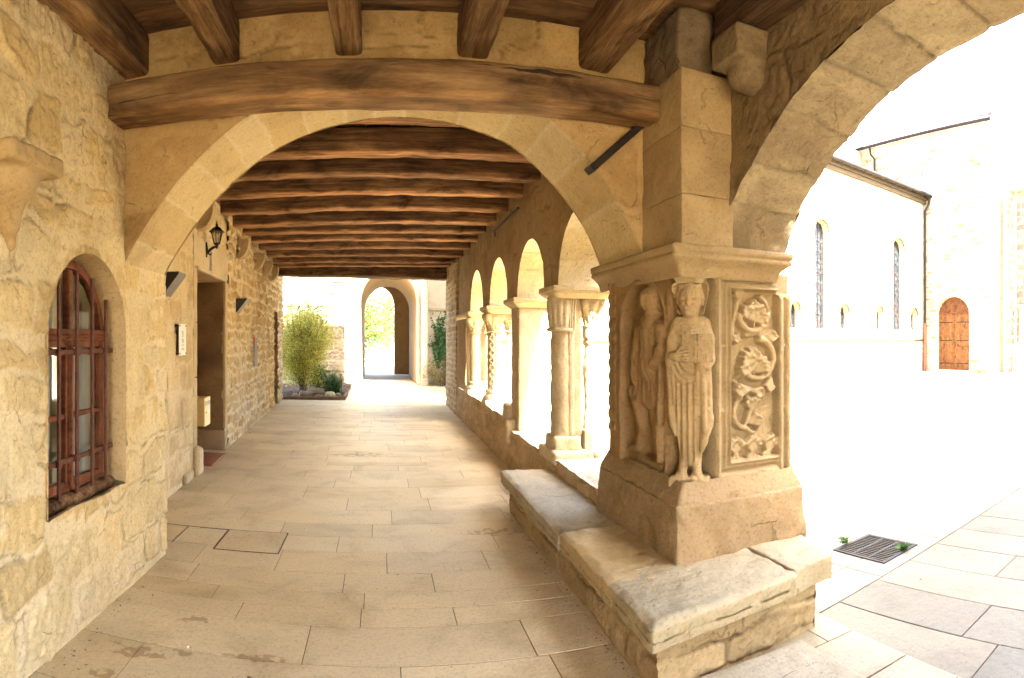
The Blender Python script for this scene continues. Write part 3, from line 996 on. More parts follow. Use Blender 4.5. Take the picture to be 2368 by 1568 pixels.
# dressed door surround: jamb strips, big lintel, mouldings, deep reveal
a = Acc((.56, .44, .27))
for z0, z1, cc in ((0, .42, (.52, .41, .27)), (.425, 1.15, (.55, .42, .24)), (1.155, 1.8, (.54, .41, .23)), (1.805, DH, (.57, .44, .26))):
    lbox(a, ud0 - .16, ud0, -.05, .016, z0, z1, col=cc, r=.012, amp=.003, res=.05, seed=3)
    lbox(a, ud1, ud1 + .17, -.05, .016, z0, z1, col=cc, r=.012, amp=.003, res=.05, seed=4)
lbox(a, ud0 - .18, ud1 + .18, -.05, .02, DH + .012, DH + .38, col=(.58, .47, .31), r=.01, amp=.003, res=.05, seed=5)
lbox(a, ud0 - .03, ud1 + .03, -.42, .034, DH - .015, DH + .03, col=(.60, .50, .34), r=.012, amp=.002, res=.06, seed=6)
lbox(a, ud1 - .006, ud1 + .05, -.03, .026, .3, DH - .016, col=(.50, .37, .2), r=.02, amp=.003, res=.06, seed=7)
a.build('door_surround', M['ashlar'], hw_)
a = Acc((.42, .30, .17))
for u, fl in ((ud1 - .002, False), (ud0 + .002, True)):
    V_, H_ = np.meshgrid(np.linspace(0, DH, 60), np.linspace(0.0, -.60, 14), indexing='ij')
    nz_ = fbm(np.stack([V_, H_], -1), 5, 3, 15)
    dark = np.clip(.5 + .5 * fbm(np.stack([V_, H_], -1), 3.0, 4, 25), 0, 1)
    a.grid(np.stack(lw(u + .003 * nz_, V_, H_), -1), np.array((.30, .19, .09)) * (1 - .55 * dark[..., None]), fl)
U_, H_ = np.meshgrid(np.linspace(ud0, ud1, 16), np.linspace(0, -.6, 8), indexing='ij')
a.grid(np.stack(lw(U_, DH - .02 + 0 * U_, H_), -1), (.46, .33, .18))
lbox(a, ud1 - .06, ud1 + .02, -.60, .03, 0, .28, col=(.40, .28, .16), r=.02, amp=.004, res=.05, seed=8)
a.build('door_reveal', M['ashlar'], hw_)
a = Acc((1, 1, 1))
lbox(a, ud0, ud1, -.66, -.60, 0, DH, .01)
for k in range(3):
    uu = ud0 + .12 + k * .47
    lbox(a, uu, uu + .36, -.605, -.585, .25, 1.1, .01); lbox(a, uu, uu + .36, -.605, -.585, 1.25, 2.2, .01)
dob = a.build('door', M['window_wood'], hw_)
# number stone over the door
a = Acc((.25, .22, .2))
un = uy(7.55)
lbox(a, un - .07, un + .07, .015, .024, DH + .04, DH + .30, .003, (.27, .235, .21))
for zc, rr in ((DH + .13, .03), (DH + .195, .026)):
    t = np.linspace(0, 2 * np.pi, 20)
    pts = [lw(un + rr * .75 * math.cos(q), zc + rr * math.sin(q), .026) for q in t]
    a.tube(pts, .006, 6, (.42, .38, .33), cap=False)
a.build('number_stone', M['ashlar'], hw_)
# rounded stones at the foot before the door
a = Acc((.55, .44, .28))
lbox(a, ud0 - .2, ud0 + .02, -.02, .10, 0, .34, col=(.55, .44, .28), r=.09, amp=.008, res=.03, seed=12)
lbox(a, ud0 - .62, ud0 - .3, -.02, .06, 0, .12, col=(.50, .40, .25), r=.05, amp=.008, res=.03, seed=13)
a.build('footing_stone', M['rubble'], hw_)
# corbels: quarter-round brackets under the joists
for y, zt in ((6.95, 3.22), (9.45, 3.2), (11.2, 3.22), (12.35, 3.22), (13.4, 3.22), (5.4, 3.22)):
    a = Acc((.47, .34, .19))
    u = uy(y)
    n = 14
    pr = [(0, 0)] + [(.21 * math.sin(q) ** .8, .27 - .27 * math.cos(q)) for q in np.linspace(.15, math.pi / 2, n)] + [(.21, .31), (0, .31)]
    pr = [(h, zt - .31 + z) for h, z in pr]
    for sg in (-1, 1):
        V = [lw(u + sg * .08, z, h) for h, z in pr]
        cen = lw(u + sg * .09, zt - .15, .08)
        F = [[i, i + 1, len(V)] if sg < 0 else [i + 1, i, len(V)] for i in range(len(V) - 1)]
        a.add(V + [cen], F, None, False)
    P = np.array([[lw(u + s_ * .08, z, h) for s_ in (-1, 1)] for h, z in pr])
    a.grid(P, None)
    a.build('corbel', M['ashlar'], hw_)

# ---------------- round arch across the walk
ARC = [(-1.585, 1.9), (-1.57, 2.08), (-1.45, 2.28), (-1.28, 2.50), (-1.115, 2.67), (-.85, 2.88), (-.548, 3.03), (-.2, 3.12), (.1, 3.15), (.45, 3.125), (.75, 3.05), (.93, 2.98), (1.13, 2.83), (1.3, 2.66), (1.42, 2.51), (1.53, 2.33), (1.61, 2.13), (1.63, 1.98)]
AY0, AY1 = 3.50, 4.24
aw = thing('stone_arch', 'round stone arch spanning the walk between the window wall and the carved pier', 'arch', (0, 3.87, 0))
cv, sl_ = smooth_curve(ARC, 260)
g = np.random.default_rng(5)
joints = [0]
while joints[-1] < sl_[-1]:
    joints.append(joints[-1] + g.uniform(.20, .36))
joints = np.array(joints)
nd = 60
S, D = np.meshgrid(sl_, np.linspace(0, AY1 - AY0, nd), indexing='ij')
P2 = np.stack([S, D], -1)
jd = np.abs((S + .012 * fbm(P2, 6, 2, 2))[..., None] - joints).min(-1)
jt = 1 - sstep(.004, .016, jd)
kk = np.searchsorted(joints, S + .001)
tone = np.array([(.58, .45, .245), (.61, .48, .27), (.56, .42, .22), (.60, .48, .295)])[(kk * 7) % 4]
hsf = .004 * fbm(P2, 5, 3, 3) + .0015 * fbm(P2, 40, 2, 4) + .004 * jt
C = tone * (1 - jt[..., None]) + np.array((.66, .55, .37)) * jt[..., None]
T = np.gradient(cv, axis=0); T /= np.linalg.norm(T, axis=1, keepdims=True)
N = np.stack([T[:, 1], -T[:, 0]], 1)          # towards the opening
edge = np.minimum(sstep(0, .03, D), sstep(0, .03, AY1 - AY0 - D))
off = hsf - .012 * (1 - edge)
P = np.stack([cv[:, 0][:, None] + N[:, 0][:, None] * off, AY0 + D, cv[:, 1][:, None] + N[:, 1][:, None] * off], -1)
a = Acc(); a.grid(P, C)
a.build('arch_soffit', M['ashlar'], aw)
mp = Masonry(3.6, 3.0, 51, rows=(.3, .5), lens=(.35, .8), mort=.008, bulge=.008, rnd=.2, res=.014, warp=.05, cover=(.0045, .003, 2), rough=.002,
             pal=[(.43, .285, .135), (.46, .31, .145), (.40, .26, .12)], mortc=(.48, .33, .165))
mp2 = Masonry(3.6, 3.0, 53, rows=(.2, .3), lens=(.25, .5), mort=.008, bulge=.008, rnd=.2, res=.014, warp=.04, cover=(.004, .003, 2), rough=.002)
a = Acc()
for Y, mq, fl in ((AY0, mp, False), (AY1, mp2, True)):
    n = len(cv)
    top = np.stack([np.interp(np.linspace(0, 1, n), [0, .2, .8, 1], [-1.62, -1.62, 1.75, 1.75]), np.interp(np.linspace(0, 1, n), [0, .2, .8, 1], [1.9, 3.62, 3.62, 1.98])], 1)
    t = np.linspace(0, 1, 60)[None, :, None]
    XZ = cv[:, None, :] * (1 - t) + top[:, None, :] * t
    h, C = mq.sample(XZ[..., 0] + 1.8, XZ[..., 1] - 1.2)
    sg = -1 if not fl else 1
    e = sstep(0, .04, t[..., 0])
    a.grid(np.stack([XZ[..., 0], Y + sg * h * e, XZ[..., 1]], -1), C, flip=not fl)
a.build('spandrel', M['plaster'], aw)
# tie beam lying against the arch crown
def beam(name, L, W_, H_, loc, rotz=0, seed=0, amp=.012, r=.02, tint=(1, 1, 1), mat=None, roty=0, parent=None, bow=0.0, res=.05, scale=5, pale=0):
    """timber with its length along local X"""
    b = Acc(tint)
    def shp(P):
        P = P.copy()
        e = np.stack([P[..., 0] * 1.3 + seed * 3.1, P[..., 1] * 3, P[..., 2] * 3], -1)
        P[..., 2] += .7 * amp * vnoise(e, seed + 1) + bow * (1 - (2 * P[..., 0] / L) ** 2)
        P[..., 1] += .7 * amp * vnoise(e, seed + 2)
        return P
    b.rough(-L / 2, L / 2, -W_ / 2, W_ / 2, -H_ / 2, H_ / 2, r=r, amp=amp * .6, res=res, scale=scale, seed=seed, octs=3, shape=shp, col=tint, colvar=.12)
    if pale:                       # underside tinted paler: weathered hewn wood, with floor bounce light put into the colour
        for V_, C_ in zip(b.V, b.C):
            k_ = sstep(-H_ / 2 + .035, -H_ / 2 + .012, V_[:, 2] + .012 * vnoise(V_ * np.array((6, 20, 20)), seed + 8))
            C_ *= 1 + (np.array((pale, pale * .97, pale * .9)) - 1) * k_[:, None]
    o = b.build(name, mat or M['wood'], parent, local=True)
    o.location = loc; o.rotation_euler = (0, roty, rotz)
    return o
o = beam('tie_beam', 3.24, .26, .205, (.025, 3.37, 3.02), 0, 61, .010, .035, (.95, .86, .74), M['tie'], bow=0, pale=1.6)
tag(o, 'heavy brown timber lying across the crown of the round stone arch', 'beam')

# ---------------- ceiling and joists of the near bay (they run along the walk)
a = Acc((1, 1, 1))
g = np.random.default_rng(8)
y = -3.6
while y < 3.5:
    d = g.uniform(.16, .26)
    a.box(-1.75, 2.4, y + .002, min(y + d, 3.56) - .002, 3.50 + g.uniform(0, .006), 3.54, .003, np.array((1, 1, 1)) * g.uniform(.7, 1.1))
    y += d
struct(a.build('near_ceiling', M['board']))
NJ = [(-1.50, .20, 'timber joist running tight along the top of the window wall'),
      (-.91, .165, 'second ceiling joist from the window wall, striped with wide pale grain'),
      (-.185, .155, 'middle ceiling joist above the crown of the stone arch'),
      (.535, .185, 'ceiling joist meeting the arch wall just right of the crown'),
      (1.28, .20, 'last free ceiling joist before the carved pier')]
for k, (x, w_, lab) in enumerate(NJ):
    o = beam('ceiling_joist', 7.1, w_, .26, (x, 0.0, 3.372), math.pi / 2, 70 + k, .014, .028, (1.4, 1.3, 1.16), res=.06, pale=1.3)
    tag(o, lab, 'beam', 'joists over the near bay')
o = beam('wall_plate', 6.5, .30, .22, (1.92, -.35, 3.385), math.pi / 2, 80, .016, .03, (.62, .55, .5), res=.06)
tag(o, 'dark sooty timber resting on the corbel above the courtyard arch', 'beam')

# ---------------- ceiling and joists of the far bay (they run across the walk)
a = Acc((1, 1, 1))
x = -2.9
while x < 1.75:
    d = g.uniform(.15, .24)
    a.box(x + .002, x + d - .002, 4.2, 14.9, 3.47 + g.uniform(0, .008), 3.51, .003, np.array((1, 1, 1)) * g.uniform(.65, 1.05))
    x += d
struct(a.build('far_ceiling', M['board']))
ORD = ['first', 'second', 'third', 'fourth', 'fifth', 'sixth', 'seventh', 'eighth', 'ninth', 'tenth', 'eleventh', 'twelfth']
FJ = [4.62, 5.38, 6.10, 6.86, 7.70, 8.55, 9.35, 10.15, 11.0, 11.95, 12.85, 13.7]
for k, y in enumerate(FJ):
    L = 3.62 + .045 * (y - 4.2)
    cxm = 1.70 - L / 2
    g = np.random.default_rng(900 + k)
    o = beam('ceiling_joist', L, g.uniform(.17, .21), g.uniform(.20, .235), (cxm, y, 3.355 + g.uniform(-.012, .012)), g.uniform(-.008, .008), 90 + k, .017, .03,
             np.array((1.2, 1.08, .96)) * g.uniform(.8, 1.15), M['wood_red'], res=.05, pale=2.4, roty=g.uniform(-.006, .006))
    tag(o, '%s cross joist beyond the stone arch, counted away from it' % ORD[k], 'beam', 'joists over the far bay')
o = beam('end_lintel', 4.35, .42, .42, (-.42, 14.62, 3.30), 0, 120, .03, .06, (1.05, .95, .85), M['wood_red'], roty=RAD(1.6), scale=4)
tag(o, 'massive rough-hewn lintel closing the far end of the beamed walk', 'beam')
o = beam('end_plate', 4.3, .3, .12, (-.42, 14.2, 3.42), 0, 121, .015, .03, (.8, .7, .62), M['wood_red'])
tag(o, 'thin flat timber tucked over the massive end lintel', 'beam')
# ================================================================== ARCADE, CARVED PIER, COURTYARD ARCH, BENCH
XI, XO, ZS = 1.64, 2.20, 2.11
ar = thing('arcade_wall', 'plastered wall on small round arches along the courtyard side of the far bay', 'wall', (1.9, 8.5, 0))
mi = Masonry(11.2, 3.7, 61, rows=(.25, .45), lens=(.3, .7), mort=.006, bulge=.008, rnd=.2, res=.014, warp=.05, cover=(.005, .004, 1.6), rough=.003,
             pal=[(.42, .285, .145), (.44, .30, .16), (.40, .27, .13)], mortc=(.43, .30, .16))
BAYS = [(4.15, 5.42), (5.90, 7.13), (7.69, 8.99), (9.57, 10.95)]
IMP = [(5.42, 5.90), (7.13, 7.69), (8.99, 9.57), (10.95, 12.62)]
a = Acc()
def inner(U, V, h):
    return (XI - h, U, V)
def outer(U, V, h):
    return (XO + h, U, V)
for y0, y1 in BAYS:
    us = cosines(y0, y1, 80)
    r = (y1 - y0) / 2
    zl = ZS + np.sqrt(np.maximum(r ** 2 - (us - (y0 + y1) / 2) ** 2, 0)) * .98
    sheet(a, us, zl, 3.5, 90, inner, mi, 3.9, 0, flip=True)
    sheet(a, us, zl, 3.7, 30, outer, mi, 3.9, 0)
for y0, y1 in IMP:
    us = np.linspace(y0, y1, max(8, int((y1 - y0) / .02)))
    sheet(a, us, ZS - .01, 3.5, 90, inner, mi, 3.9, 0, flip=True)
    sheet(a, us, ZS - .01, 3.7, 30, outer, mi, 3.9, 0)
a.build('wall_face', M['plaster'], ar)
a = Acc()
g = np.random.default_rng(11)
for y0, y1 in BAYS:
    t = np.linspace(0, math.pi, 90); r = (y1 - y0) / 2
    d = np.linspace(0, XO - XI, 34)
    T_, D_ = np.meshgrid(t, d, indexing='ij')
    js = np.cumsum(g.uniform(.22, .40, 12)) / r
    jd = np.abs((T_ + .02 * fbm(np.stack([T_, D_], -1), 6, 2, 3))[..., None] - js).min(-1) * r
    jt = (1 - sstep(.002, .009, jd))
    k = np.searchsorted(js, T_)
    tone = np.array([(.58, .48, .31), (.60, .51, .36), (.56, .45, .27)])[(k * 5) % 3]
    C = tone * (1 - .3 * jt[..., None])
    rr = r + .004 * fbm(np.stack([T_ * r, D_], -1), 6, 3, 8) + .004 * jt
    a.grid(np.stack([XI + D_, (y0 + y1) / 2 + rr * np.cos(T_), ZS + rr * .98 * np.sin(T_)], -1), C)
a.build('arch_soffit', M['ashlar'], ar)
def impost(y0, y1, x0, x1, zt, h, parent, seed, col=(.54, .43, .26)):
    a = Acc(col)
    hh = h * .42
    a.rough(x0, x1, y0, y1, zt - hh, zt, r=.008, amp=.004, res=.03, seed=seed)
    n = 10
    prof = [(0.0, 0), (.015, -.01)] + [(.015 + .07 * q, -.012 - (h - hh - .012) * q ** .8) for q in np.linspace(0, 1, n)]
    ring = []
    for ins, dz in prof:
        p = []
        for (sx, sy) in ((x0, y0), (x1, y0), (x1, y1), (x0, y1), (x0, y0)):
            p.append((sx, sy))
        pts = []
        for i in range(4):
            A, B = np.array(p[i]), np.array(p[i + 1])
            for q in np.linspace(0, 1, 10, endpoint=False):
                pts.append(A + (B - A) * q)
        pts = np.array(pts); cen = np.array([(x0 + x1) / 2, (y0 + y1) / 2])
        half = np.array([(x1 - x0) / 2, (y1 - y0) / 2])
        pts = cen + (pts - cen) * ((half - ins) / half)
        ring.append(np.concatenate([pts, np.full((len(pts), 1), zt - hh + dz)], 1))
    P = np.array(ring).transpose(1, 0, 2)
    P = P + .003 * fbm(P, 14, 2, seed)[..., None] * np.array([1, 1, .3])
    a.grid(P, None, closed=True, flip=True)
    return a.build('impost', M['ashlar'], parent)
for k, (y0, y1) in enumerate(IMP):
    impost(y0 - .03, y1 + .03, 1.585, 2.25, ZS, .12, ar, 200 + k)
# low sill wall under the columns
ms = Masonry(9.0, .8, 63, rows=(.14, .26), lens=(.2, .5), mort=.012, bulge=.02, rnd=.35, res=.012, warp=.04, cover=(.008, .008, 2), rough=.006,
             pal=[(.44, .31, .17), (.47, .34, .19), (.40, .28, .15)], mortc=(.48, .36, .22))
sw = thing('sill_wall', 'low battered stone wall carrying the small columns of the arcade', 'wall', (1.9, 8.5, 0))
a = Acc()
def sinner(U, V, h):
    return (1.60 - h + .02 * V, U, V)
def souter(U, V, h):
    return (2.30 + h, U, V)
for y0, y1, zt in ((4.1, 7.42, .475), (7.42, 12.65, .60)):
    us = np.arange(y0, y1 + .01, .018)
    tz = zt + .014 * fbm(np.stack([us, us * 0], -1), 3.5, 3, 7)
    sheet(a, us, 0, tz, 44, sinner, ms, 4.0, 0, flip=True)
    sheet(a, us, 0, tz, 20, souter, ms, 4.0, 0)
    U, X = np.meshgrid(us, np.linspace(0, 1, 36), indexing='ij')
    Z = tz[:, None] * (1 - X) ** .0 + .008 * fbm(np.stack([U, X], -1), 5, 3, 17) * sstep(0, .06, X) * sstep(0, .06, 1 - X)
    jn = np.abs(((U * 1.0 + .3) % .83) - .4)
    Z = Z - .012 * (1 - sstep(0, .015, jn))
    h0, C0 = ms.sample(U - 4.0, np.minimum(tz[:, None] + 0 * X, .78))
    Xp = (1.60 - h0 + .02 * tz[:, None]) * (1 - X) + (2.30 + h0) * X
    a.grid(np.stack([Xp, U, Z], -1), np.array((.56, .47, .33)) * (1 + .1 * fbm(np.stack([U, X], -1), 4, 3, 6)[..., None]))
a.rough(1.56, 2.2, 7.36, 7.50, .3, .60, r=.03, amp=.01, seed=5, col=(.52, .42, .28))
a.build('wall_face', M['rubble'], sw)
a = Acc((.52, .42, .27))
a.rough(1.60, 1.86, 7.55, 7.86, .58, .76, r=.03, amp=.012, seed=6)
tag(a.build('loose_block', M['ashlar']), 'single squared stone block lying on the sill before the square pillar', 'stone block')
# rubble end pier of the arcade
me_ = Masonry(2.4, 3.6, 67, rows=(.08, .18), lens=(.12, .3), mort=.013, bulge=.03, rnd=.5, res=.012, warp=.02, cover=(.006, .006, 2), rough=.005,
              pal=[(.48, .35, .2), (.44, .31, .17), (.52, .4, .25)])
ep = thing('end_pier', 'rough rubble pier at the far end of the arcade under the lintel', 'pier', (1.9, 13.6, 0))
a = Acc()
us = np.arange(12.62, 14.62, .014)
sheet(a, us, 0, 3.5, 210, lambda U, V, h: (1.60 - h, U, V), me_, 12.6, 0, flip=True)
sheet(a, us, 0, 3.7, 60, lambda U, V, h: (2.15 + h, U, V), me_, 12.6, 0)
sheet(a, np.linspace(1.585, 2.15, 40), 0, 3.5, 210, lambda U, V, h: (U, 14.62 + h, V), me_, .8, 0, flip=True)
sheet(a, np.linspace(1.585, 2.15, 40), 0, 3.5, 210, lambda U, V, h: (U, 12.62 - h, V), me_, .8, 0)
a.build('wall_face', M['rubble'], ep)

# ---------------- columns of the arcade
def sq_to_round(th, z, r, z0, z1, half):
    """blend a circle of radius r into a square of half width `half` between z0 and z1"""
    t = sstep(z0, z1, z)
    sqr = half / np.maximum(np.abs(np.cos(th)), np.abs(np.sin(th)))
    sqr = np.minimum(sqr, half * 1.28)
    return r * (1 - t) + sqr * t
def capital(acc, x, y, z0, z1, r, half, seed, leaves=8, col=(.55, .44, .28)):
    n, m = 72, 44
    zz = np.linspace(z0, z1, m)
    th = np.linspace(0, 2 * np.pi, n, endpoint=False)
    T_, Z_ = np.meshgrid(th, zz, indexing='ij')
    t = (Z_ - z0) / (z1 - z0)
    R_ = sq_to_round(T_, t, r * (1 + .25 * t), .25, 1.0, half)
    lf = np.abs(np.sin(T_ * leaves / 2)) ** .6
    l2 = np.abs(np.cos(T_ * leaves / 2)) ** .6
    R_ = R_ + .022 * lf * np.sin(np.clip(t / .55, 0, 1) * math.pi) ** .8 + .026 * l2 * np.sin(np.clip((t - .3) / .65, 0, 1) * math.pi) ** .8
    R_ = R_ - .006 * np.abs(np.sin(T_ * leaves * 2.5)) * (t < .9)
    P = np.stack([x + R_ * np.cos(T_), y + R_ * np.sin(T_), Z_], -1)
    P = P + .004 * fbm(P, 30, 2, seed)[..., None]
    acc.grid(P, col, closed=True)
    acc.tube([(x + (r + .012) * math.cos(q), y + (r + .012) * math.sin(q), z0) for q in np.linspace(0, 2 * np.pi, 30)], .016, 8, col, cap=False)
def column(name, label, x, y, z0, z1, r, kind, capw, group='columns of the arcade', cap_h=.27, base=True):
    t = thing(name, label, 'column', (x, y, z0), group)
    if base:
        b = Acc((.56, .47, .33))
        b.rough(x - r * 1.75, x + r * 1.75, y - r * 1.75, y + r * 1.75, z0 - .02, z0 + .07, r=.02, amp=.008, res=.03, seed=int(y * 10))
        b.lathe([(r * 1.72, z0 + .065), (r * 1.78, z0 + .10), (r * 1.6, z0 + .135), (r * 1.32, z0 + .15), (r * 1.28, z0 + .17), (r * 1.42, z0 + .19), (r * 1.36, z0 + .215), (r * 1.05, z0 + .225)], 28, (x, y, 0))
        b.build('base', M['ashlar'], t)
        zb = z0 + .22
    else:
        zb = z0
    n, m = 72, 110
    th = np.linspace(0, 2 * np.pi, n, endpoint=False); zz = np.linspace(zb, z1 - cap_h, m)
    T_, Z_ = np.meshgrid(th, zz, indexing='ij')
    R_ = np.full(T_.shape, r)
    if kind == 'lattice':
        p = T_ * 6 / (2 * np.pi); q = (Z_ - zb) / .115
        d = np.minimum(np.abs((p + q) % 1 - .5), np.abs((p - q) % 1 - .5))
        R_ = r - .012 + .02 * (1 - sstep(.10, .26, d)) + .006 * sstep(.3, .5, d)
    if kind == 'drum':
        R_ = r + .0 * R_
    P = np.stack([x + R_ * np.cos(T_), y + R_ * np.sin(T_), Z_], -1)
    nz_ = fbm(P, 12, 3, int(y * 7)) * .5 + fbm(P, 45, 2, 9) * .3
    P[..., 0] += np.cos(T_) * .006 * nz_; P[..., 1] += np.sin(T_) * .006 * nz_
    s_ = Acc((.55, .45, .30)); s_.grid(P, None, closed=True); s_.build('shaft', M['carved'], t)
    c_ = Acc(); capital(c_, x, y, z1 - cap_h, z1, r, capw, int(y * 3)); c_.build('capital', M['carved'], t)
    return t
ZC = ZS - .115
column('round_column', 'slender round column with a worn leaf capital beside the fluted respond', 1.755, 11.16, .60, ZC, .095, 'plain', .17)
column('round_column', 'outer twin of the slender column beside the fluted respond', 2.03, 11.16, .60, ZC, .085, 'plain', .14)
column('lattice_column', 'column carved with a diamond lattice and a scrolled leaf capital', 1.755, 9.28, .60, ZC, .095, 'lattice', .17)
column('round_column', 'plain outer twin standing behind the diamond lattice column', 2.03, 9.28, .60, ZC, .08, 'plain', .13)
t = thing('square_pillar', 'plain square stone pillar of the arcade without any capital', 'pillar', (1.88, 7.41, .6), 'columns of the arcade')
a = Acc((.53, .42, .28))
a.rough(1.67, 2.08, 7.2, 7.62, .46, ZC + .01, r=.022, amp=.006, res=.03, seed=70)
a.build('shaft', M['carved'], t)
# compound column nearest the carved pier
t = thing('compound_column', 'half-round column with a square strip and fluted capital, nearest the carved pier', 'column', (1.8, 5.66, .47), 'columns of the arcade')
a = Acc((.50, .395, .25))
n, m = 40, 120
th = np.linspace(math.pi * .5, math.pi * 1.62, n); zz = np.linspace(.66, ZC - .30, m)
T_, Z_ = np.meshgrid(th, zz, indexing='ij')
P = np.stack([1.745 + .105 * np.cos(T_), 5.66 + .125 * np.sin(T_), Z_], -1)
P += (.006 * fbm(P, 14, 3, 4))[..., None] * np.stack([np.cos(T_), np.sin(T_), 0 * T_], -1)
a.grid(P, None)
a.rough(1.775, 1.84, 5.535, 5.8, .66, ZC - .30, r=.02, amp=.004, res=.03, seed=71)
a.rough(1.83, 1.92, 5.56, 5.78, .66, ZC + .02, r=.012, amp=.005, res=.03, seed=72)
a.build('shaft', M['carved'], t)
a = Acc((.56, .46, .31))
n, m = 60, 40
th = np.linspace(math.pi * .5, math.pi * 1.62, n); zz = np.linspace(ZC - .30, ZC + .01, m)
T_, Z_ = np.meshgrid(th, zz, indexing='ij')
tt = (Z_ - zz[0]) / (zz[-1] - zz[0])
R_ = .112 + .028 * tt + .014 * np.abs(np.sin(T_ * 7)) ** .7 * np.sin(math.pi * np.clip(tt * 1.05, 0, 1)) ** .5
P = np.stack([1.745 + R_ * np.cos(T_), 5.66 + R_ * 1.15 * np.sin(T_), Z_], -1)
a.grid(P + .003 * fbm(P, 30, 2, 3)[..., None], None)
a.tube([(1.745 + .13 * math.cos(q), 5.66 + .15 * math.sin(q), ZC - .30) for q in np.linspace(math.pi * .5, math.pi * 1.65, 20)], .018, 8)
for k in range(3):
    a.tube([(1.79 + .022 * k, 5.528, ZC - .29), (1.79 + .022 * k, 5.52, ZC - .1), (1.79 + .024 * k, 5.50, ZC)], .011, 6)
a.build('capital', M['carved'], t)
a = Acc((.54, .44, .29))
a.rough(1.63, 1.90, 5.50, 5.86, .52, .67, r=.03, amp=.012, res=.025, seed=73)
a.rough(1.585, 1.98, 5.36, 5.96, .42, .545, r=.03, amp=.012, res=.025, seed=74)
a.build('base', M['rubble'], t)
t = thing('outer_column', 'slim broken outer shaft with a scrolled capital behind the compound column', 'column', (2.03, 5.64, .47), 'columns of the arcade')
a = Acc((.50, .40, .26))
n, m = 24, 70
th = np.linspace(0, 2 * np.pi, n, endpoint=False); zz = np.linspace(.70, ZC - .26, m)
T_, Z_ = np.meshgrid(th, zz, indexing='ij')
wv = 1 + .18 * np.sin(Z_ * 11) * (Z_ < 1.6) + .25 * (Z_ > 1.55)
P = np.stack([2.02 + .05 * wv * np.cos(T_), 5.64 + .06 * wv * np.sin(T_), Z_], -1)
a.grid(P + .006 * fbm(P, 15, 3, 2)[..., None], None, closed=True)
a.build('shaft', M['carved'], t)
a = Acc(); capital(a, 2.03, 5.64, ZC - .27, ZC + .005, .055, .13, 3); a.build('capital', M['carved'], t)
a = Acc((.55, .46, .32))
a.rough(1.93, 2.16, 5.5, 5.8, .44, .72, r=.012, amp=.006, res=.03, seed=75)
a.rough(1.99, 2.26, 5.34, 5.5, .43, .53, r=.03, amp=.01, res=.03, seed=76)
a.build('base', M['rubble'], t)
# fluted respond: half pier with hanging drapery folds
t = thing('fluted_respond', 'half pier carved with long hanging folds at the far end of the arcade', 'pier', (1.9, 12, .6), 'columns of the arcade')
a = Acc((.46, .33, .19))
us = np.linspace(11.42, 12.62, 120); vs = np.linspace(.6, ZC, 120)
U, V = np.meshgrid(us, vs, indexing='ij')
fold = np.abs(np.sin((U - 11.4) * 14 + .6 * np.sin(V * 3)))
hgt = .05 * fold ** .7 * sstep(.62, .85, V) + .05 * np.exp(-((V - 1.55) / .28) ** 2) * np.exp(-((U - 11.95) / .2) ** 2)
a.grid(np.stack([1.64 - hgt, U, V], -1), None, flip=True)
for yy, fl in ((11.42, False), (12.62, True)):
    X_, V_ = np.meshgrid(np.linspace(1.63, 2.1, 20), vs, indexing='ij')
    a.grid(np.stack([X_, yy + .006 * fbm(np.stack([X_, V_], -1), 6, 2, 3), V_], -1), None, flip=fl)
a.build('shaft', M['carved'], t)

# ---------------- wall with the great arch open to the courtyard (right of the near bay)
BX0, BX1 = 1.95, 2.45
BARC = [(3.16, 2.06), (3.06, 2.25), (2.92, 2.45), (2.76, 2.59), (2.6, 2.71), (2.38, 2.85), (2.1, 2.955), (1.8, 3.035), (1.5, 3.09), (1.2, 3.125), (.9, 3.135)]
BARC = BARC + [(1.8 - y, z) for y, z in BARC[-2::-1]]
cw = thing('courtyard_arch', 'broad weathered stone arch opening from the walk onto the bright courtyard', 'arch', (2.2, .9, 0))
cv, sq = smooth_curve(BARC, 300)
mb = Masonry(7.8, 2.4, 71, rows=(.3, .5), lens=(.3, .7), mort=.01, bulge=.012, rnd=.2, res=.014, warp=.05, cover=(.005, .005, 2), rough=.004,
             pal=[(.27, .185, .11), (.30, .21, .125), (.24, .165, .10)], mortc=(.29, .205, .12))
a = Acc()
ys = cv[::-1, 0]; zs = cv[::-1, 1]
for X, sg, fl, ztop in ((BX0, -1, True, 3.5), (BX1, 1, False, 3.8)):
    f = lambda U, V, h, X=X, sg=sg: (X + sg * h, U, V)
    e = np.concatenate([[ys[0] - .3], ys, [3.4, 4.24]])
    zl = np.concatenate([[zs[0]], zs, [2.06, 2.06]])
    sheet(a, e, zl + (.02 if X > 2.2 else 0), ztop, 70, f, mb, -3.5, 1.5, flip=fl)
    sheet(a, np.linspace(-3.5, ys[0] - .3, 80), 0, ztop, 120, lambda U, V, h, X=X, sg=sg: (X + sg * .3 * h, U, V), mb, -3.5, 0, flip=fl)
a.build('spandrel', M['dirty'], cw)
joints = [0.02]; g = np.random.default_rng(14)
while joints[-1] < sq[-1]:
    joints.append(joints[-1] + g.uniform(.24, .38))
joints = np.array(joints)
nd = 60
S, D = np.meshgrid(sq, np.linspace(0, BX1 - BX0, nd), indexing='ij')
P2 = np.stack([S, D], -1)
jd = np.abs((S + .02 * fbm(P2, 5, 2, 2) + .05 * (D - .2))[..., None] - joints).min(-1)
jt = 1 - sstep(.003, .014, jd)
kk = np.searchsorted(joints, S)
tone = np.array([(.44, .35, .23), (.40, .31, .20), (.46, .37, .245), (.37, .29, .19)])[(kk * 7) % 4]
C = tone * (1 - .35 * jt[..., None]) * (1 + .08 * fbm(P2, 6, 3, 5)[..., None])
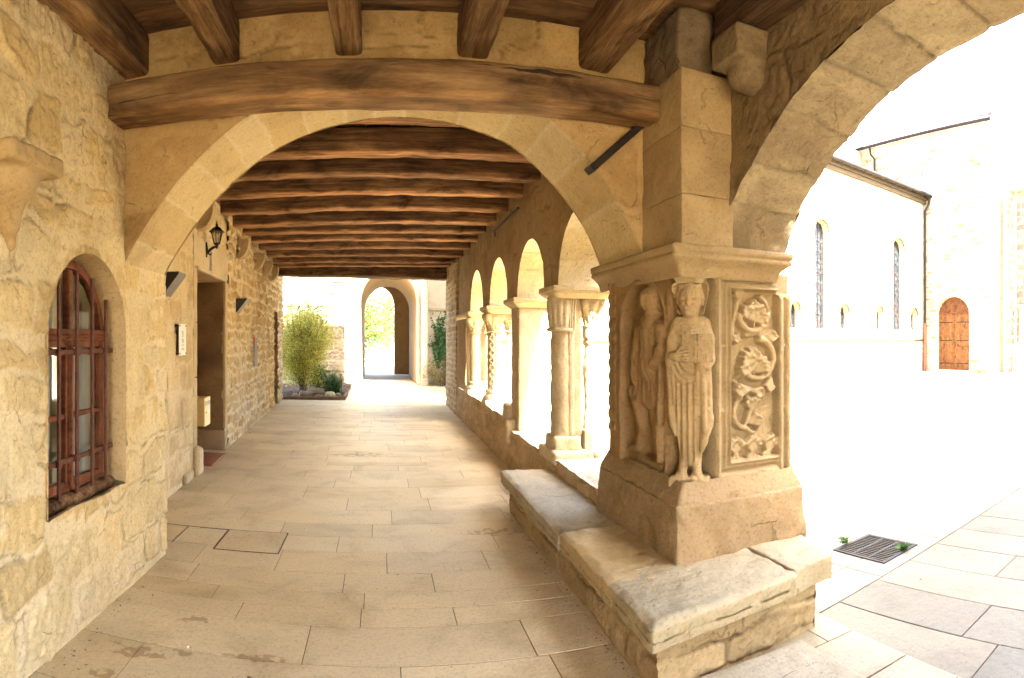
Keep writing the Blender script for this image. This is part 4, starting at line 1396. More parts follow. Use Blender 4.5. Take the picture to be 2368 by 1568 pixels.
off = .007 * fbm(P2, 6, 3, 3) + .004 * fbm(P2, 26, 3, 4) - .010 * jt + .006 * (((kk * 13) % 7) / 7 - .5)
T = np.gradient(cv, axis=0); T /= np.linalg.norm(T, axis=1, keepdims=True)
N = np.stack([T[:, 1], -T[:, 0]], 1)
N = np.where((N[:, 1] > 0)[:, None], -N, N)
ed = np.minimum(sstep(0, .025, D), sstep(0, .035, BX1 - BX0 - D))
off = off - .004 * (1 - ed)
Xs = BX0 + D + (.015 * fbm(P2, 7, 3, 9) * sstep(.3, .5, D))
P = np.stack([Xs, cv[:, 0][:, None] + N[:, 0][:, None] * off, cv[:, 1][:, None] + N[:, 1][:, None] * off], -1)
a = Acc(); a.grid(P, C, flip=True)
a.build('arch_soffit', M['weathered'], cw)

# ---------------- carved corner pier
pr = thing('carved_pier', 'corner pier of carved sandstone with a robed saint and relief panels', 'pier', (2.0, 3.5, .37))
a = Acc((.30, .205, .11))
def tap(P, h):
    P = P.copy()
    t = (P[..., 2] + h[2]) / (2 * h[2])
    k = 1 - .035 * t
    P[..., 0] *= k; P[..., 1] *= k
    return P
a.rough(1.545, 2.47, 2.905, 4.16, .34, .675, r=.011, amp=.010, res=.02, seed=81, taper=tap, colvar=.1)
# sloping plinth between block and carved die
n = 40
ring = []
for t in np.linspace(0, 1, 12):
    ins = .015 + .07 * t ** 1.4
    ring.append([(1.56 + ins, 4.15, .66 + .13 * t)] + [(1.56 + ins, y, .66 + .13 * t) for y in np.linspace(4.1, 2.92 + ins, n)] +
                [(x, 2.92 + ins, .66 + .13 * t) for x in np.linspace(1.56 + ins, 2.46 - ins * .4, n)][1:] + [(2.46 - ins * .4, y, .66 + .13 * t) for y in np.linspace(2.92 + ins, 4.15, 12)][1:])
P = np.array(ring)
P = P + (.009 * fbm(P, 16, 3, 83) + .004 * fbm(P, 45, 2, 84))[..., None]
a.grid(P.transpose(1, 0, 2), (.30, .205, .107), flip=False)
a.rough(1.9, 2.44, 3.0, 3.5, .70, .79, r=.02, amp=.009, res=.02, seed=85)
a.build('plinth', M['rubble'], pr)
a = Acc((.30, .19, .095))
a.prism([(1.85, 4.16), (1.85, 3.46), (2.09, 3.26), (2.40, 3.26), (2.40, 4.16)], .66, 2.06)
a.build('core', M['carved'], pr)
# cornice
prof = [(0.0, 1.955), (.012, 1.975), (.016, 1.995), (.03, 2.02), (.055, 2.045), (.075, 2.058), (.078, 2.066), (.078, 2.082), (.07, 2.088), (.082, 2.094), (.086, 2.125), (.08, 2.135), (.0, 2.14), (-.3, 2.14)]
path = [((1.63, 4.27), (-1, 0)), ((1.63, 3.02), (-1, -1)), ((2.30, 3.02), (1, -1)), ((2.30, 4.2), (1, 0))]
pts = []
for i in range(3):
    (A, da), (B, db) = path[i], path[i + 1]
    for q in np.linspace(0, 1, 40, endpoint=(i == 2)):
        A_, B_ = np.array(A), np.array(B)
        side = np.array([(-1, 0), (0, -1), (1, 0)][i])
        pts.append((A_ + (B_ - A_) * q, side, q, np.array(da), np.array(db)))
P = np.zeros((len(pts), len(prof), 3))
for i, (p, side, q, da, db) in enumerate(pts):
    for j, (o, z) in enumerate(prof):
        c0 = (da * (1 - q) + db * q) * o
        c = c0 * np.abs(side) + np.where(np.abs(side) > 0, 0, c0)
        c = np.where(np.abs(side) > 0, side * o, c0)
        P[i, j] = (p[0] + c[0], p[1] + c[1], z)
chip = fbm(P, 9, 3, 86)
P = P + (.006 * chip)[..., None] * np.array([1, 1, .5])
a = Acc((.41, .295, .16)); a.grid(P, None)
a.build('cornice', M['carved'], pr)
# pilaster strip over the cornice, its dark cap, and the corbels
a = Acc((.49, .365, .22))
for z0, z1, sd, cc in ((2.13, 2.42, 87, (.44, .32, .18)), (2.42, 2.80, 88, (.42, .30, .17)), (2.80, 3.13, 89, (.46, .335, .19))):
    a.rough(1.615, 1.96, 2.975, 3.52, z0, z1, r=.008, amp=.005, res=.03, seed=sd, col=cc)
a.build('pilaster', M['plaster'], pr)
a = Acc((.22, .16, .11))
a.rough(1.62, 1.84, 3.02, 3.5, 3.12, 3.49, r=.02, amp=.018, res=.02, seed=90)
a.build('pilaster_cap', M['dirty'], pr)
s = Sculpt((1.66, 2.5, 2.93), (2.02, 2.97, 3.34), .009)
s.bx((1.87, 2.75, 3.18), (.12, .13, .085), rr=.012)
s.cap((1.9, 2.74, 3.05), (1.98, 2.74, 3.0), .10, .06, k=.05, sq=(1, 1.3, 1))
s.cap((1.66, 2.5, 2.98), (1.66, 3.0, 2.98), .12, .12, k=.02, cut=True)
V, F = s.mesh(); V = V + .004 * fbm(V, 14, 3, 4)[:, None]
a = Acc((.25, .18, .11)); a.add(V, F)
a.build('corbel', M['dirty'], cw)

# ---- relief tools
def h_cap(h, U, V, a, b, ra, rb=None, z=0.0, k=1.0):
    rb = ra if rb is None else rb
    a, b = np.array(a, float), np.array(b, float); d = b - a
    t = np.clip(((U - a[0]) * d[0] + (V - a[1]) * d[1]) / (d @ d + 1e-12), 0, 1)
    dist2 = (U - a[0] - t * d[0]) ** 2 + (V - a[1] - t * d[1]) ** 2
    r = ra + (rb - ra) * t
    q = np.where(dist2 < r * r, z + k * np.sqrt(np.maximum(r * r - dist2, 0)), -1)
    return np.maximum(h, q)
def h_path(h, U, V, pts, r0, r1=None, z=0.0, k=1.0):
    r1 = r0 if r1 is None else r1
    n = len(pts) - 1
    for i in range(n):
        h = h_cap(h, U, V, pts[i], pts[i + 1], r0 + (r1 - r0) * i / n, r0 + (r1 - r0) * (i + 1) / n, z, k)
    return h
def blur(h, n=1):
    for _ in range(n):
        p = np.pad(h, 1, mode='edge')
        h = (4 * p[1:-1, 1:-1] + 2 * (p[:-2, 1:-1] + p[2:, 1:-1] + p[1:-1, :-2] + p[1:-1, 2:]) + p[:-2, :-2] + p[2:, 2:] + p[:-2, 2:] + p[2:, :-2]) / 16
    return h
def arcpts(c, r, a0, a1, n=22, ry=None):
    ry = r if ry is None else ry
    return [(c[0] + r * math.cos(RAD(q)), c[1] + ry * math.sin(RAD(q))) for q in np.linspace(a0, a1, n)]
def leaf(h, U, V, base, ang, L, lobes=5, spread=70, r=.017, z=.012, k=.9):
    r = r * 1.08; z = z * 1.7; k = 1.15; spread = spread * 1.2
    for i in range(lobes):
        q = RAD(ang + (i / (lobes - 1) - .5) * spread)
        l = L * (1 - .25 * abs(i / (lobes - 1) - .5) * 2)
        e = (base[0] + l * math.cos(q), base[1] + l * math.sin(q))
        h = h_cap(h, U, V, base, e, r * .5, r, z, k)
        h = h_cap(h, U, V, e, e, r * .95, None, z + .010, k)
    return h

# ---- scroll panel on the face towards the camera side
us = np.arange(1.872, 2.446, .0042); vs = np.arange(.775, 2.02, .0045)
U, V = np.meshgrid(us, vs, indexing='ij')
h = np.zeros_like(U)
ix0, ix1, iz0, iz1 = 1.985, 2.335, .872, 1.898
dq = np.maximum(np.maximum(ix0 - U, U - ix1), np.maximum(iz0 - V, V - iz1))     # >0 on the frame
fr = .058 * sstep(0, .006, dq)
fr = fr - .018 * np.exp(-((dq - .026) / .006) ** 2) - .030 * np.exp(-((dq - .058) / .018) ** 2) + .006 * np.exp(-((dq - .012) / .008) ** 2) + .008 * np.exp(-((dq - .094) / .008) ** 2)
right = U > ix1 - .001
col2 = .035 + .03 * np.sqrt(np.maximum(0, 1 - ((U - 2.357) / .02) ** 2)) * (np.abs(U - 2.357) < .02) + .03 * np.sqrt(np.maximum(0, 1 - ((U - 2.415) / .022) ** 2)) * (np.abs(U - 2.415) < .022)
fr = np.where(right & (V < 1.86), col2, fr)
fr = np.where(right & (V >= 1.86), .02, fr)
fr = np.where(right & (V >= 1.86) & (V < 1.885), .052, fr)
h = np.where(dq > 0, np.maximum(fr, 0), 0)
for zz_ in (1.56, 1.17):
    for uu in (1.94, 2.41):
        h = h_cap(h, U, V, (uu - .025, zz_), (uu + .025, zz_), .011, z=.034)
S_ = .016
rl = np.zeros_like(U)
rl = h_path(rl, U, V, [(2.0, 1.60), (2.01, 1.68), (2.03, 1.76), (2.055, 1.84), (2.09, 1.872)], .02, .014, .008)
rl = h_path(rl, U, V, arcpts((2.162, 1.763), .112, 190, 425, 26), .021, .015, .022)
rl = leaf(rl, U, V, (2.09, 1.872), 165, .075, 4, 60, .014)
for ang, L in ((128, .10), (92, .115), (62, .10), (28, .085)):
    rl = leaf(rl, U, V, (2.165 + .02 * math.cos(RAD(ang)), 1.70 + .02 * math.sin(RAD(ang))), ang, L, 5, 46, .016, .014)
rl = h_cap(rl, U, V, (2.165, 1.67), (2.165, 1.79), .010, .012, .02)
rl = leaf(rl, U, V, (2.2, 1.71), -10, .06, 4, 60, .016)
rl = leaf(rl, U, V, (2.05, 1.63), -120, .055, 4, 60, .012)
rl = h_path(rl, U, V, [(2.11, 1.625), (2.18, 1.64), (2.25, 1.62), (2.33, 1.62)], .018, .014, .012)
rl = leaf(rl, U, V, (2.25, 1.625), -5, .075, 5, 50, .014, .018)
rl = h_cap(rl, U, V, (2.21, 1.63), (2.21, 1.645), .022, None, .016)
rl = h_path(rl, U, V, arcpts((2.19, 1.48), .122, 78, -150, 28), .025, .017, .022)
rl = h_path(rl, U, V, [(2.09, 1.42), (2.05, 1.37), (2.015, 1.35)], .016, .012, .008)
rl = h_path(rl, U, V, [(2.015, 1.35), (2.06, 1.325), (2.12, 1.30), (2.2, 1.27), (2.225, 1.245)], .014, .02, .01)
for ang, L in ((160, .085), (118, .12), (90, .13), (50, .10), (30, .10)):
    rl = leaf(rl, U, V, (2.16 + .02 * math.cos(RAD(ang)), 1.39 + .02 * math.sin(RAD(ang))), ang, L, 5, 44, .017, .016)
rl = h_cap(rl, U, V, (2.165, 1.37), (2.135, 1.545), .010, .012, .022)
rl = leaf(rl, U, V, (2.12, 1.285), 178, .095, 5, 40, .017, .016)
rl = leaf(rl, U, V, (2.30, 1.36), -105, .085, 5, 40, .015, .012)
rl = leaf(rl, U, V, (2.17, 1.285), -20, .07, 4, 50, .014, .012)
rl = h_path(rl, U, V, arcpts((2.115, 1.155), .10, 120, 268, 20), .020, .016, .018)
rl = h_path(rl, U, V, [(2.11, 1.055), (2.15, 1.03), (2.19, 1.02), (2.215, 1.06)], .016, .012, .01)
rl = h_cap(rl, U, V, (2.10, 1.07), (2.15, 1.19), .014, .022, .014)
rl = leaf(rl, U, V, (2.145, 1.16), 112, .09, 3, 26, .014, .016)
rl = leaf(rl, U, V, (2.155, 1.17), 68, .085, 3, 24, .013, .016)
rl = leaf(rl, U, V, (2.13, 1.085), 20, .085, 5, 50, .016, .014)
rl = h_path(rl, U, V, [(2.16, 1.03), (2.145, .99), (2.15, .96)], .012, .01, .01)
for bx, ang in ((2.03, 88), (2.145, 80), (2.265, 72)):
    for i in range(5):
        q = RAD(ang + (i - 2) * 15)
        L = .105 - .012 * abs(i - 2)
        e = (bx + L * math.cos(q) * 1.1, .885 + L * math.sin(q))
        rl = h_cap(rl, U, V, (bx + (i - 2) * .012, .878), e, .014, .016, .016)
        rl = h_cap(rl, U, V, e, (e[0] + .012 * math.cos(q - .8), e[1] + .008), .014, None, .028)
h = np.maximum(h, np.where(dq < .004, rl, 0))
h = blur(h, 1)
h = h + .0022 * fbm(np.stack([U, V], -1), 18, 3, 12) + .001 * fbm(np.stack([U, V], -1), 70, 2, 13)
e0 = np.minimum.reduce([U - us[0], us[-1] - U, V - vs[0], vs[-1] - V])
h = h - .01 * (1 - sstep(0, .012, e0 + .002 * fbm(np.stack([U, V], -1), 30, 2, 3)))
h = np.where((dq < 0) & (rl <= 0), h - .014, h)
YB = 3.078
a = Acc()
Cc = np.array((.40, .29, .16)) * (1 + .07 * fbm(np.stack([U, V], -1), 4, 3, 15)[..., None]) * (1 - .10 * sstep(.1, .6, fbm(np.stack([U, V], -1), 2.2, 3, 16)))[..., None]
P = np.stack([U, YB - h, V], -1)
Pp = np.pad(P, ((1, 1), (1, 1), (0, 0)), mode='edge')
Cp = np.pad(Cc, ((1, 1), (1, 1), (0, 0)), mode='edge')
Pp[0, :, 1] = Pp[-1, :, 1] = 3.28; Pp[:, 0, 1] = Pp[:, -1, 1] = 3.28
a.grid(Pp, Cp)
a.build('scroll_panel', M['carved'], pr)

# ---- relief of a standing man in a round-headed niche, on the face towards the walk
us = np.arange(-.26, .665, .0052); vs = np.arange(.76, 2.02, .0052)
U, V = np.meshgrid(us, vs, indexing='ij')
nic = np.where(V < 1.66, np.maximum(.055 - U, U - .605), np.hypot((U - .33) / .275, np.maximum(V - 1.66, 0) / .295) * .275 - .275)
nic = np.maximum(nic, .815 - .03 - V + .0 * U)
h = (.095 - .05 * sstep(.3, .62, U)) * sstep(-.004, .012, nic)
edge_roll = .012 * np.exp(-((nic - .02) / .012) ** 2)
h = h + edge_roll * (nic > 0)
# knotted ornament along the outer strip
orn = .016 * np.abs(np.sin(V * 34)) * np.abs(np.sin((U + .2) * 38)) * ((U < -.05) & (V > .95))
h = h + orn - .03 * sstep(-.17, -.24, U)
b_ = np.zeros_like(U)
def body(*q, **k):
    global b_
    b_ = h_cap(b_, U, V, *q, **k)
K = .62
body((.05, .82), (.55, .80), .05, .04, z=.0, k=.9)                                    # sloping ground
body((.12, .80), (.30, .90), .05, .03, z=.01, k=.6)
body((.42, 1.66), (.41, 1.50), .125, .10, z=.02, k=K)                                 # chest to waist
body((.33, 1.66), (.52, 1.66), .07, .07, z=.03, k=K)                                   # shoulders
body((.27, 1.665), (.215, 1.50), .052, .045, z=.035, k=.8)                             # upper arm at the left
body((.215, 1.50), (.205, 1.40), .045, .036, z=.04, k=.8)
body((.205, 1.39), (.22, 1.33), .036, .03, z=.05, k=.8)                                # fist
body((.575, 1.66), (.60, 1.545), .05, .045, z=.035, k=.8)
body((.60, 1.545), (.53, 1.46), .043, .038, z=.05, k=.8)
body((.53, 1.46), (.51, 1.445), .038, .035, z=.06, k=.8)                               # hand on the belt
for uu, r_ in ((.19, .06), (.28, .07), (.37, .075), (.46, .07), (.555, .06)):           # skirt folds
    body((.36 + (uu - .36) * .45, 1.46), (uu, 1.22 + .06 * abs(uu - .4)), .05, r_, z=.02, k=K)
body((.40, 1.47), (.40, 1.45), .125, None, z=.025, k=.5)
body((.16, 1.24), (.245, 1.17), .06, .055, z=.02, k=.8)                                # knee
body((.245, 1.18), (.33, 1.02), .058, .04, z=.03, k=.9)                                # shin
body((.33, 1.02), (.27, .90), .045, .045, z=.03, k=.9)
body((.29, .90), (.14, .86), .045, .03, z=.035, k=.9)                                  # foot
body((.40, 1.2), (.43, .95), .05, .035, z=.0, k=.8)                                    # other leg, further back
body((.43, .95), (.47, .87), .035, .03, z=.0, k=.8)
body((.575, 1.45), (.585, .86), .02, .024, z=.045, k=1)                                # staff
body((.575, 1.06), (.58, .93), .042, .035, z=.04, k=.9)
body((.455, 1.73), (.455, 1.70), .05, None, z=.04, k=.7)                               # neck
body((.452, 1.85), (.458, 1.785), .085, .058, z=.04, k=.85)                            # head
b_ = np.where(b_ > 0, b_ * 1.15 + .008, 0)
# hair lines, face
hd = (np.hypot((U - .452) / .088, (V - 1.86) / .088) < 1)
b_ = b_ + .008 * hd * (V > 1.875) * np.abs(np.sin((U * 30 + V * 90)))
b_ = b_ - .012 * np.exp(-(((U - .425) / .014) ** 2 + ((V - 1.845) / .010) ** 2)) - .012 * np.exp(-(((U - .485) / .014) ** 2 + ((V - 1.845) / .010) ** 2))
b_ = b_ + .014 * np.exp(-(((U - .456) / .011) ** 2 + ((V - 1.82) / .022) ** 2)) - .012 * np.exp(-(((U - .458) / .024) ** 2 + ((V - 1.783) / .006) ** 2))
fold = (b_ > .03) & (V < 1.46) & (V > 1.2)
b_ = b_ - fold * .010 * np.abs(np.cos(U * 46 + V * 6)) ** 4
fold = (b_ > .03) & (V < 1.68) & (V > 1.48) & (U > .3) & (U < .56)
b_ = b_ - fold * .007 * np.abs(np.cos(U * 60 - V * 10)) ** 4
h = np.maximum(h, b_)
h = blur(h, 2)
h = h + .003 * fbm(np.stack([U, V], -1), 14, 3, 22) + .001 * fbm(np.stack([U, V], -1), 60, 2, 23)
e0 = np.minimum.reduce([U - us[0], us[-1] - U, V - vs[0], vs[-1] - V])
h = h - .012 * (1 - sstep(0, .02, e0))
P = np.stack([1.715 - h, 3.9 - U, V], -1)
Pp = np.pad(P, ((1, 1), (1, 1), (0, 0)), mode='edge')
Pp[0, :, 0] = Pp[-1, :, 0] = 1.87; Pp[:, 0, 0] = Pp[:, -1, 0] = 1.87
Cc = np.array((.30, .185, .085)) * (1 + .07 * fbm(np.stack([U, V], -1), 4, 3, 25)[..., None])
a = Acc(); a.grid(Pp, np.pad(Cc, ((1, 1), (1, 1), (0, 0)), mode='edge'))
a.build('niche_figure', M['carved'], pr)

# ---- the saint standing in the cut-off corner: one continuous carved body
s = Sculpt((-.185, -.10, -.06), (.185, .21, 1.22), .0045)
prof_z = np.array([0.05, .12, .22, .35, .48, .58, .66, .74, .82, .88, .92])
prof_w = np.array([.056, .068, .082, .097, .106, .111, .113, .113, .111, .100, .07])
prof_d = np.array([.050, .060, .066, .074, .078, .080, .080, .080, .078, .070, .055])
def torso(X, Y, Z):
    wv = np.interp(Z, prof_z, prof_w); dv = np.interp(Z, prof_z, prof_d)
    # long vertical folds in the skirt, U-shaped folds on the belly
    skirt = sstep(.60, .50, Z)
    fx = X / wv
    fold = .0075 * np.cos(X * (2 * np.pi / .036)) * skirt * sstep(1.0, .8, np.abs(fx)) * (Y > 0)
    belly = sstep(.50, .56, Z) * sstep(.70, .66, Z)
    fold = fold + .005 * np.cos((np.hypot(X - .01, (Z - .70) * .8)) * 2 * np.pi / .032) * belly * (Y > 0)
    e = np.sqrt((X / wv) ** 2 + ((Y - .045) / dv) ** 2)
    d = (e - 1) * np.minimum(wv, dv) - fold
    return np.maximum(d, np.maximum(.06 - Z, Z - .925))
s.put(torso, (-.14, -.06, .05), (.14, .16, .93), .01)
# cloak over the shoulders, sleeves
for sg in (-1, 1):
    s.cap((sg * .07, .045, .885), (sg * .097, .055, .80), .05, .044, k=.03)
    s.cap((sg * .097, .055, .80), (sg * .106, .07, .68), .043, .044, k=.02)
s.cap((-.112, .075, .69), (-.075, .125, .705), .036, .028, k=.015)
s.cap((-.12, .06, .68), (-.112, .06, .34), .030, .018, k=.014)                     # sleeve hanging at the left
s.cap((-.10, .085, .66), (-.095, .085, .42), .014, .008, k=.008)
s.path([(-.11, .07, .36), (-.10, .08, .30), (-.085, .085, .24)], [.02, .02, .012], k=.014)
# cloth thrown over the other forearm
s.cap((.075, .10, .70), (.085, .115, .655), .042, .046, k=.015)
s.cap((.055, .125, .665), (.050, .105, .36), .018, .012, k=.010)
s.cap((.082, .125, .665), (.090, .105, .28), .020, .016, k=.010)
s.cap((.108, .10, .66), (.118, .08, .30), .022, .020, k=.010)
s.path([(.118, .08, .34), (.10, .088, .27), (.085, .09, .20), (.07, .085, .15)], [.024, .024, .02, .014], k=.014)
for z in (.60, .54, .48, .42):
    s.cap((.05, .125, z + .03), (.115, .105, z - .03), .006, .006, k=.01)
# collar folds
for k_, (z, rx) in enumerate(((.905, .060), (.885, .070), (.865, .080), (.845, .086))):
    pts = [(rx * math.sin(q), .035 + (.060 + .012 * k_) * math.cos(q), z - .025 * math.cos(q) + .012) for q in np.linspace(-1.75, 1.75, 12)]
    s.path(pts, .0125, k=.007)
# neck and head
s.cap((0, .045, .88), (0, .055, .96), .046, .045, k=.02)
HZ = 1.035
s.ell((0, .075, HZ), (.068, .070, .094), k=.01)
s.ell((0, .085, HZ - .055), (.050, .056, .055), k=.02)
s.cap((-.035, .124, HZ + .018), (-.008, .134, HZ + .015), .009, .010, k=.008)       # brows
s.cap((.035, .124, HZ + .018), (.008, .134, HZ + .015), .009, .010, k=.008)
for sg in (-1, 1):
    s.ell((sg * .025, .128, HZ + .000), (.014, .012, .009), k=.006, cut=True)
    s.ell((sg * .025, .121, HZ - .001), (.010, .010, .008), k=.004)
    s.ell((sg * .036, .112, HZ - .03), (.020, .018, .020), k=.012)                    # cheeks
    s.ell((sg * .066, .058, HZ - .01), (.009, .016, .024), k=.006)                    # ears
s.cap((0, .133, HZ + .012), (0, .147, HZ - .026), .008, .011, k=.008)                # nose
s.cap((-.011, .137, HZ - .028), (.011, .137, HZ - .028), .007, None, k=.006)
s.cap((-.018, .139, HZ - .050), (.018, .139, HZ - .050), .0055, None, k=.004)         # lips
s.cap((-.016, .138, HZ - .062), (.016, .138, HZ - .062), .006, None, k=.004)
s.cap((-.02, .146, HZ - .056), (.02, .146, HZ - .056), .003, None, k=.003, cut=True)
s.ell((0, .125, HZ - .088), (.026, .022, .018), k=.012)                              # chin and beard
# hair: locks over the forehead and sides
for i, x in enumerate(np.linspace(-.058, .058, 9)):
    s.path([(x * .6, .055, HZ + .100), (x * .95, .100 - abs(x) * .3, HZ + .078), (x * 1.08, .122 - abs(x) * .75, HZ + .045 - .02 * abs(x) / .058)], [.013, .015, .012], k=.005)
for sg in (-1, 1):
    for j in range(3):
        s.path([(sg * .058, .085 - .02 * j, HZ + .06), (sg * .070, .08 - .02 * j, HZ + .01), (sg * .066, .075 - .02 * j, HZ - .03)], [.012, .012, .009], k=.006)
s.ell((0, .045, HZ + .055), (.066, .062, .056), k=.01)
# scalloped nimbus like a shell behind the head
def nimbus(X, Y, Z):
    x, z = X, Z - (HZ + .0)
    rr = np.hypot(x, z * .92); an = np.arctan2(z, x)
    sc = np.minimum(.128, (.068 + .052 * np.clip((z + .10) / .22, 0, 1)) / np.maximum(np.abs(np.cos(an)), .05)) + .006 * np.abs(np.sin(an * 11))
    yy = .005 + .10 * np.clip((rr - .05) / .10, 0, 1) ** 1.5 * (z > -.09)
    groove = .006 * np.abs(np.sin(an * 11)) ** .6 * sstep(.07, .10, rr)
    d = np.abs(Y - yy + .0) - (.016 + groove)
    d = np.maximum(d * .75, rr - sc)
    return np.maximum(d, -(z + .10))
s.put(nimbus, (-.175, -.03, HZ - .11), (.175, .14, 1.21), .006)
# open book held before the chest
s.bx((.008, .140, .748), (.048, .013, .082), rot=(.10, 0, .22), rr=.004, k=.004)
s.bx((.098, .136, .752), (.046, .013, .082), rot=(.10, 0, -.28), rr=.004, k=.004)
s.cap((.053, .150, .67), (.053, .150, .83), .0045, None, k=.003, cut=True)
# hand closing on the lower corner of the book: palm, four unequal fingers, thumb from the side
s.ell((-.062, .140, .702), (.026, .016, .034), k=.008)
for z, L, bend in ((.728, .040, .006), (.713, .046, .004), (.698, .043, 0), (.684, .034, -.004)):
    s.path([(-.045, .147, z), (-.045 + L * .55, .160, z + bend * .5), (-.045 + L, .157, z + bend)], [.0076, .0074, .0062], k=.0025)
s.path([(-.062, .142, .732), (-.046, .152, .752), (-.030, .155, .762)], [.0085, .008, .0065], k=.004)
s.cap((-.095, .115, .702), (-.062, .135, .702), .026, .024, k=.01)
# the other hand under the cloth, fingertips on the book
for k_, x in enumerate((.072, .086, .100, .114)):
    s.path([(x, .148, .668), (x - .002, .157, .690), (x - .004, .155, .706 + .004 * (k_ % 2))], [.008, .0075, .006], k=.003)
# feet on the sloping ledge
for sg, x in ((-1, -.034), (1, .036)):
    s.cap((x, .06, .10), (x + sg * .010, .105, .02), .030, .026, k=.012)
    for t_ in range(5):
        xx = x + sg * .010 + (t_ - 2) * .011
        s.cap((xx, .105, .028), (xx + (t_ - 2) * .002, .135 - .004 * abs(t_ - 1), -.012), .0085, .0065, k=.003)
s.bx((0, .04, -.035), (.12, .11, .035), rr=.02, k=.03)
V, F = s.mesh()
V = V + (.0018 * fbm(V, 32, 4, 31) + .0008 * fbm(V, 90, 2, 32))[:, None]
# weathered face
fz = np.exp(-(((V[:, 0]) / .06) ** 2 + ((V[:, 2] - HZ + .03) / .06) ** 2)) * (V[:, 1] > .1)
V[:, 1] += fz * .003 * fbm(V, 75, 2, 33)
a = Acc()
yv = np.array((-.63, -.777)); xr = np.array((.777, -.63))
Mx = Matrix(((xr[0], yv[0], 0, 1.792), (xr[1], yv[1], 0, 3.168), (0, 0, 1, .80), (0, 0, 0, 1)))
a.M = Mx
C = np.array((.44, .31, .165)) * (1 + .06 * fbm(V, 6, 3, 34)[:, None]) * (1 - fz[:, None] * np.array((.0, .05, .08)))
a.add(V, F[:, ::-1], C)
a.build('saint_statue', M['carved'], pr)
# little corner leaf blocks over the nimbus, under the cornice
a = Acc((.52, .40, .24))
a.M = Mx
def flare(P, h):
    P = P.copy(); t = (P[..., 2] + h[2]) / (2 * h[2])
    P[..., 0] *= .66 + .34 * t; P[..., 1] = P[..., 1] * (.7 + .3 * t)
    return P
a.rough(-.12, .12, -.08, .12, 1.13, 1.21, r=.012, amp=.004, res=.015, seed=44, taper=flare)
a.rough(-.105, .105, -.08, .105, 1.21, 1.26, r=.010, amp=.003, res=.02, seed=46)
a.build('corner_bracket', M['carved'], pr)

# ---------------- stone bench along the pier and round its corner
bn = thing('stone_bench', 'worn L-shaped stone bench wrapping the foot of the carved pier', 'bench', (1.5, 3.5, 0))
mbn = Masonry(3.6, .5, 91, rows=(.13, .24), lens=(.3, .8), mort=.005, bulge=.012, rnd=.22, res=.009, warp=.02, rough=.005,
              pal=[(.34, .245, .135), (.37, .275, .15), (.30, .215, .115), (.34, .23, .13)], mortc=(.38, .285, .16))
a = Acc()
us = np.arange(2.40, 5.50, .012)
sheet(a, us, 0, .28, 34, lambda U, V, h: (1.19 - h, U, V), mbn, 2.3, 0, flip=True)
us = np.arange(1.175, 2.225, .010)
sheet(a, us, 0, .28, 34, lambda U, V, h: (U, 2.39 + .145 * (U - 1.126) - h, V), mbn, .5, 0, flip=False)
sheet(a, np.linspace(1.19, 1.6, 40), 0, .28, 34, lambda U, V, h: (U, 5.49 + h, V), mbn, 0, 0, flip=True)
sheet(a, np.linspace(2.54, 2.98, 50), 0, .28, 34, lambda U, V, h: (2.215 + .2 * (U - 2.54) + h, U, V), mbn, 0, .12, flip=False)
a.add([(1.2, 2.41, .27), (2.2, 2.56, .27), (2.28, 2.95, .27), (1.6, 2.95, .27), (1.6, 5.49, .27), (1.2, 5.49, .27)], [[0, 1, 2, 3], [0, 3, 4, 5]], (.3, .22, .13), False)
a.build('bench_base', M['rubble'], bn)
SL = [(1.125, 1.615, 4.585, 5.60, .365, (.44, .36, .24), M['grey_stone']), (1.12, 1.60, 3.70, 4.58, .362, (.42, .35, .24), M['grey_stone']),
      (1.125, 1.58, 2.80, 3.69, .372, (.42, .31, .18), M['floor']), (1.125, 2.02, 2.325, 2.97, .37, (.40, .32, .20), M['grey_stone']),
      (2.03, 2.33, 2.36, 3.02, .378, (.40, .32, .20), M['grey_stone'])]
for k, (x0, x1, y0, y1, zt, cc, mm_) in enumerate(SL):
    a = Acc(cc)
    def shp(P, k=k):
        P = P.copy()
        e = sstep(.05, .0, np.minimum(P[..., 0] - 1.12, P[..., 1] - 2.32))
        if k >= 3:
            f = np.clip(1 - (P[..., 1] - 2.33) / .62, 0, 1)
            P[..., 1] += (P[..., 0] - 1.126) * .145 * f
            if k == 4:
                P[..., 0] += (P[..., 1] - 2.5) * .24 * sstep(2.1, 2.3, P[..., 0])
        P[..., 2] += .004 * fbm(P, 3.5, 3, 400 + k) - .014 * e * (P[..., 2] > .3) * (1 + .8 * fbm(P, 5, 2, 410 + k))
        return P
    a.rough(x0, x1, y0 + .004, y1 - .004, zt - (.115 if k != 4 else .13), zt, r=.007, amp=.007, res=.014, scale=11, seed=95 + k, shape=shp, octs=4)
    a.build('slab', mm_, bn)
# low landing slab before the bench
a = Acc((.40, .33, .23))
a.rough(1.20, 2.00, .9, 2.40, -.02, .055, r=.012, amp=.004, res=.03, seed=104)
tag(a.build('landing_slab', M['grey_stone']), 'pale low slab stepping down beside the bench front', 'step')
# ================================================================== THINGS ON THE WALLS
LWM = Matrix(((dW[0], nW[0], 0, A0[0]), (dW[1], nW[1], 0, A0[1]), (0, 0, 1, 0), (0, 0, 0, 1)))
def lpt(u, v, h):
    return Vector(lw(u, v, h))

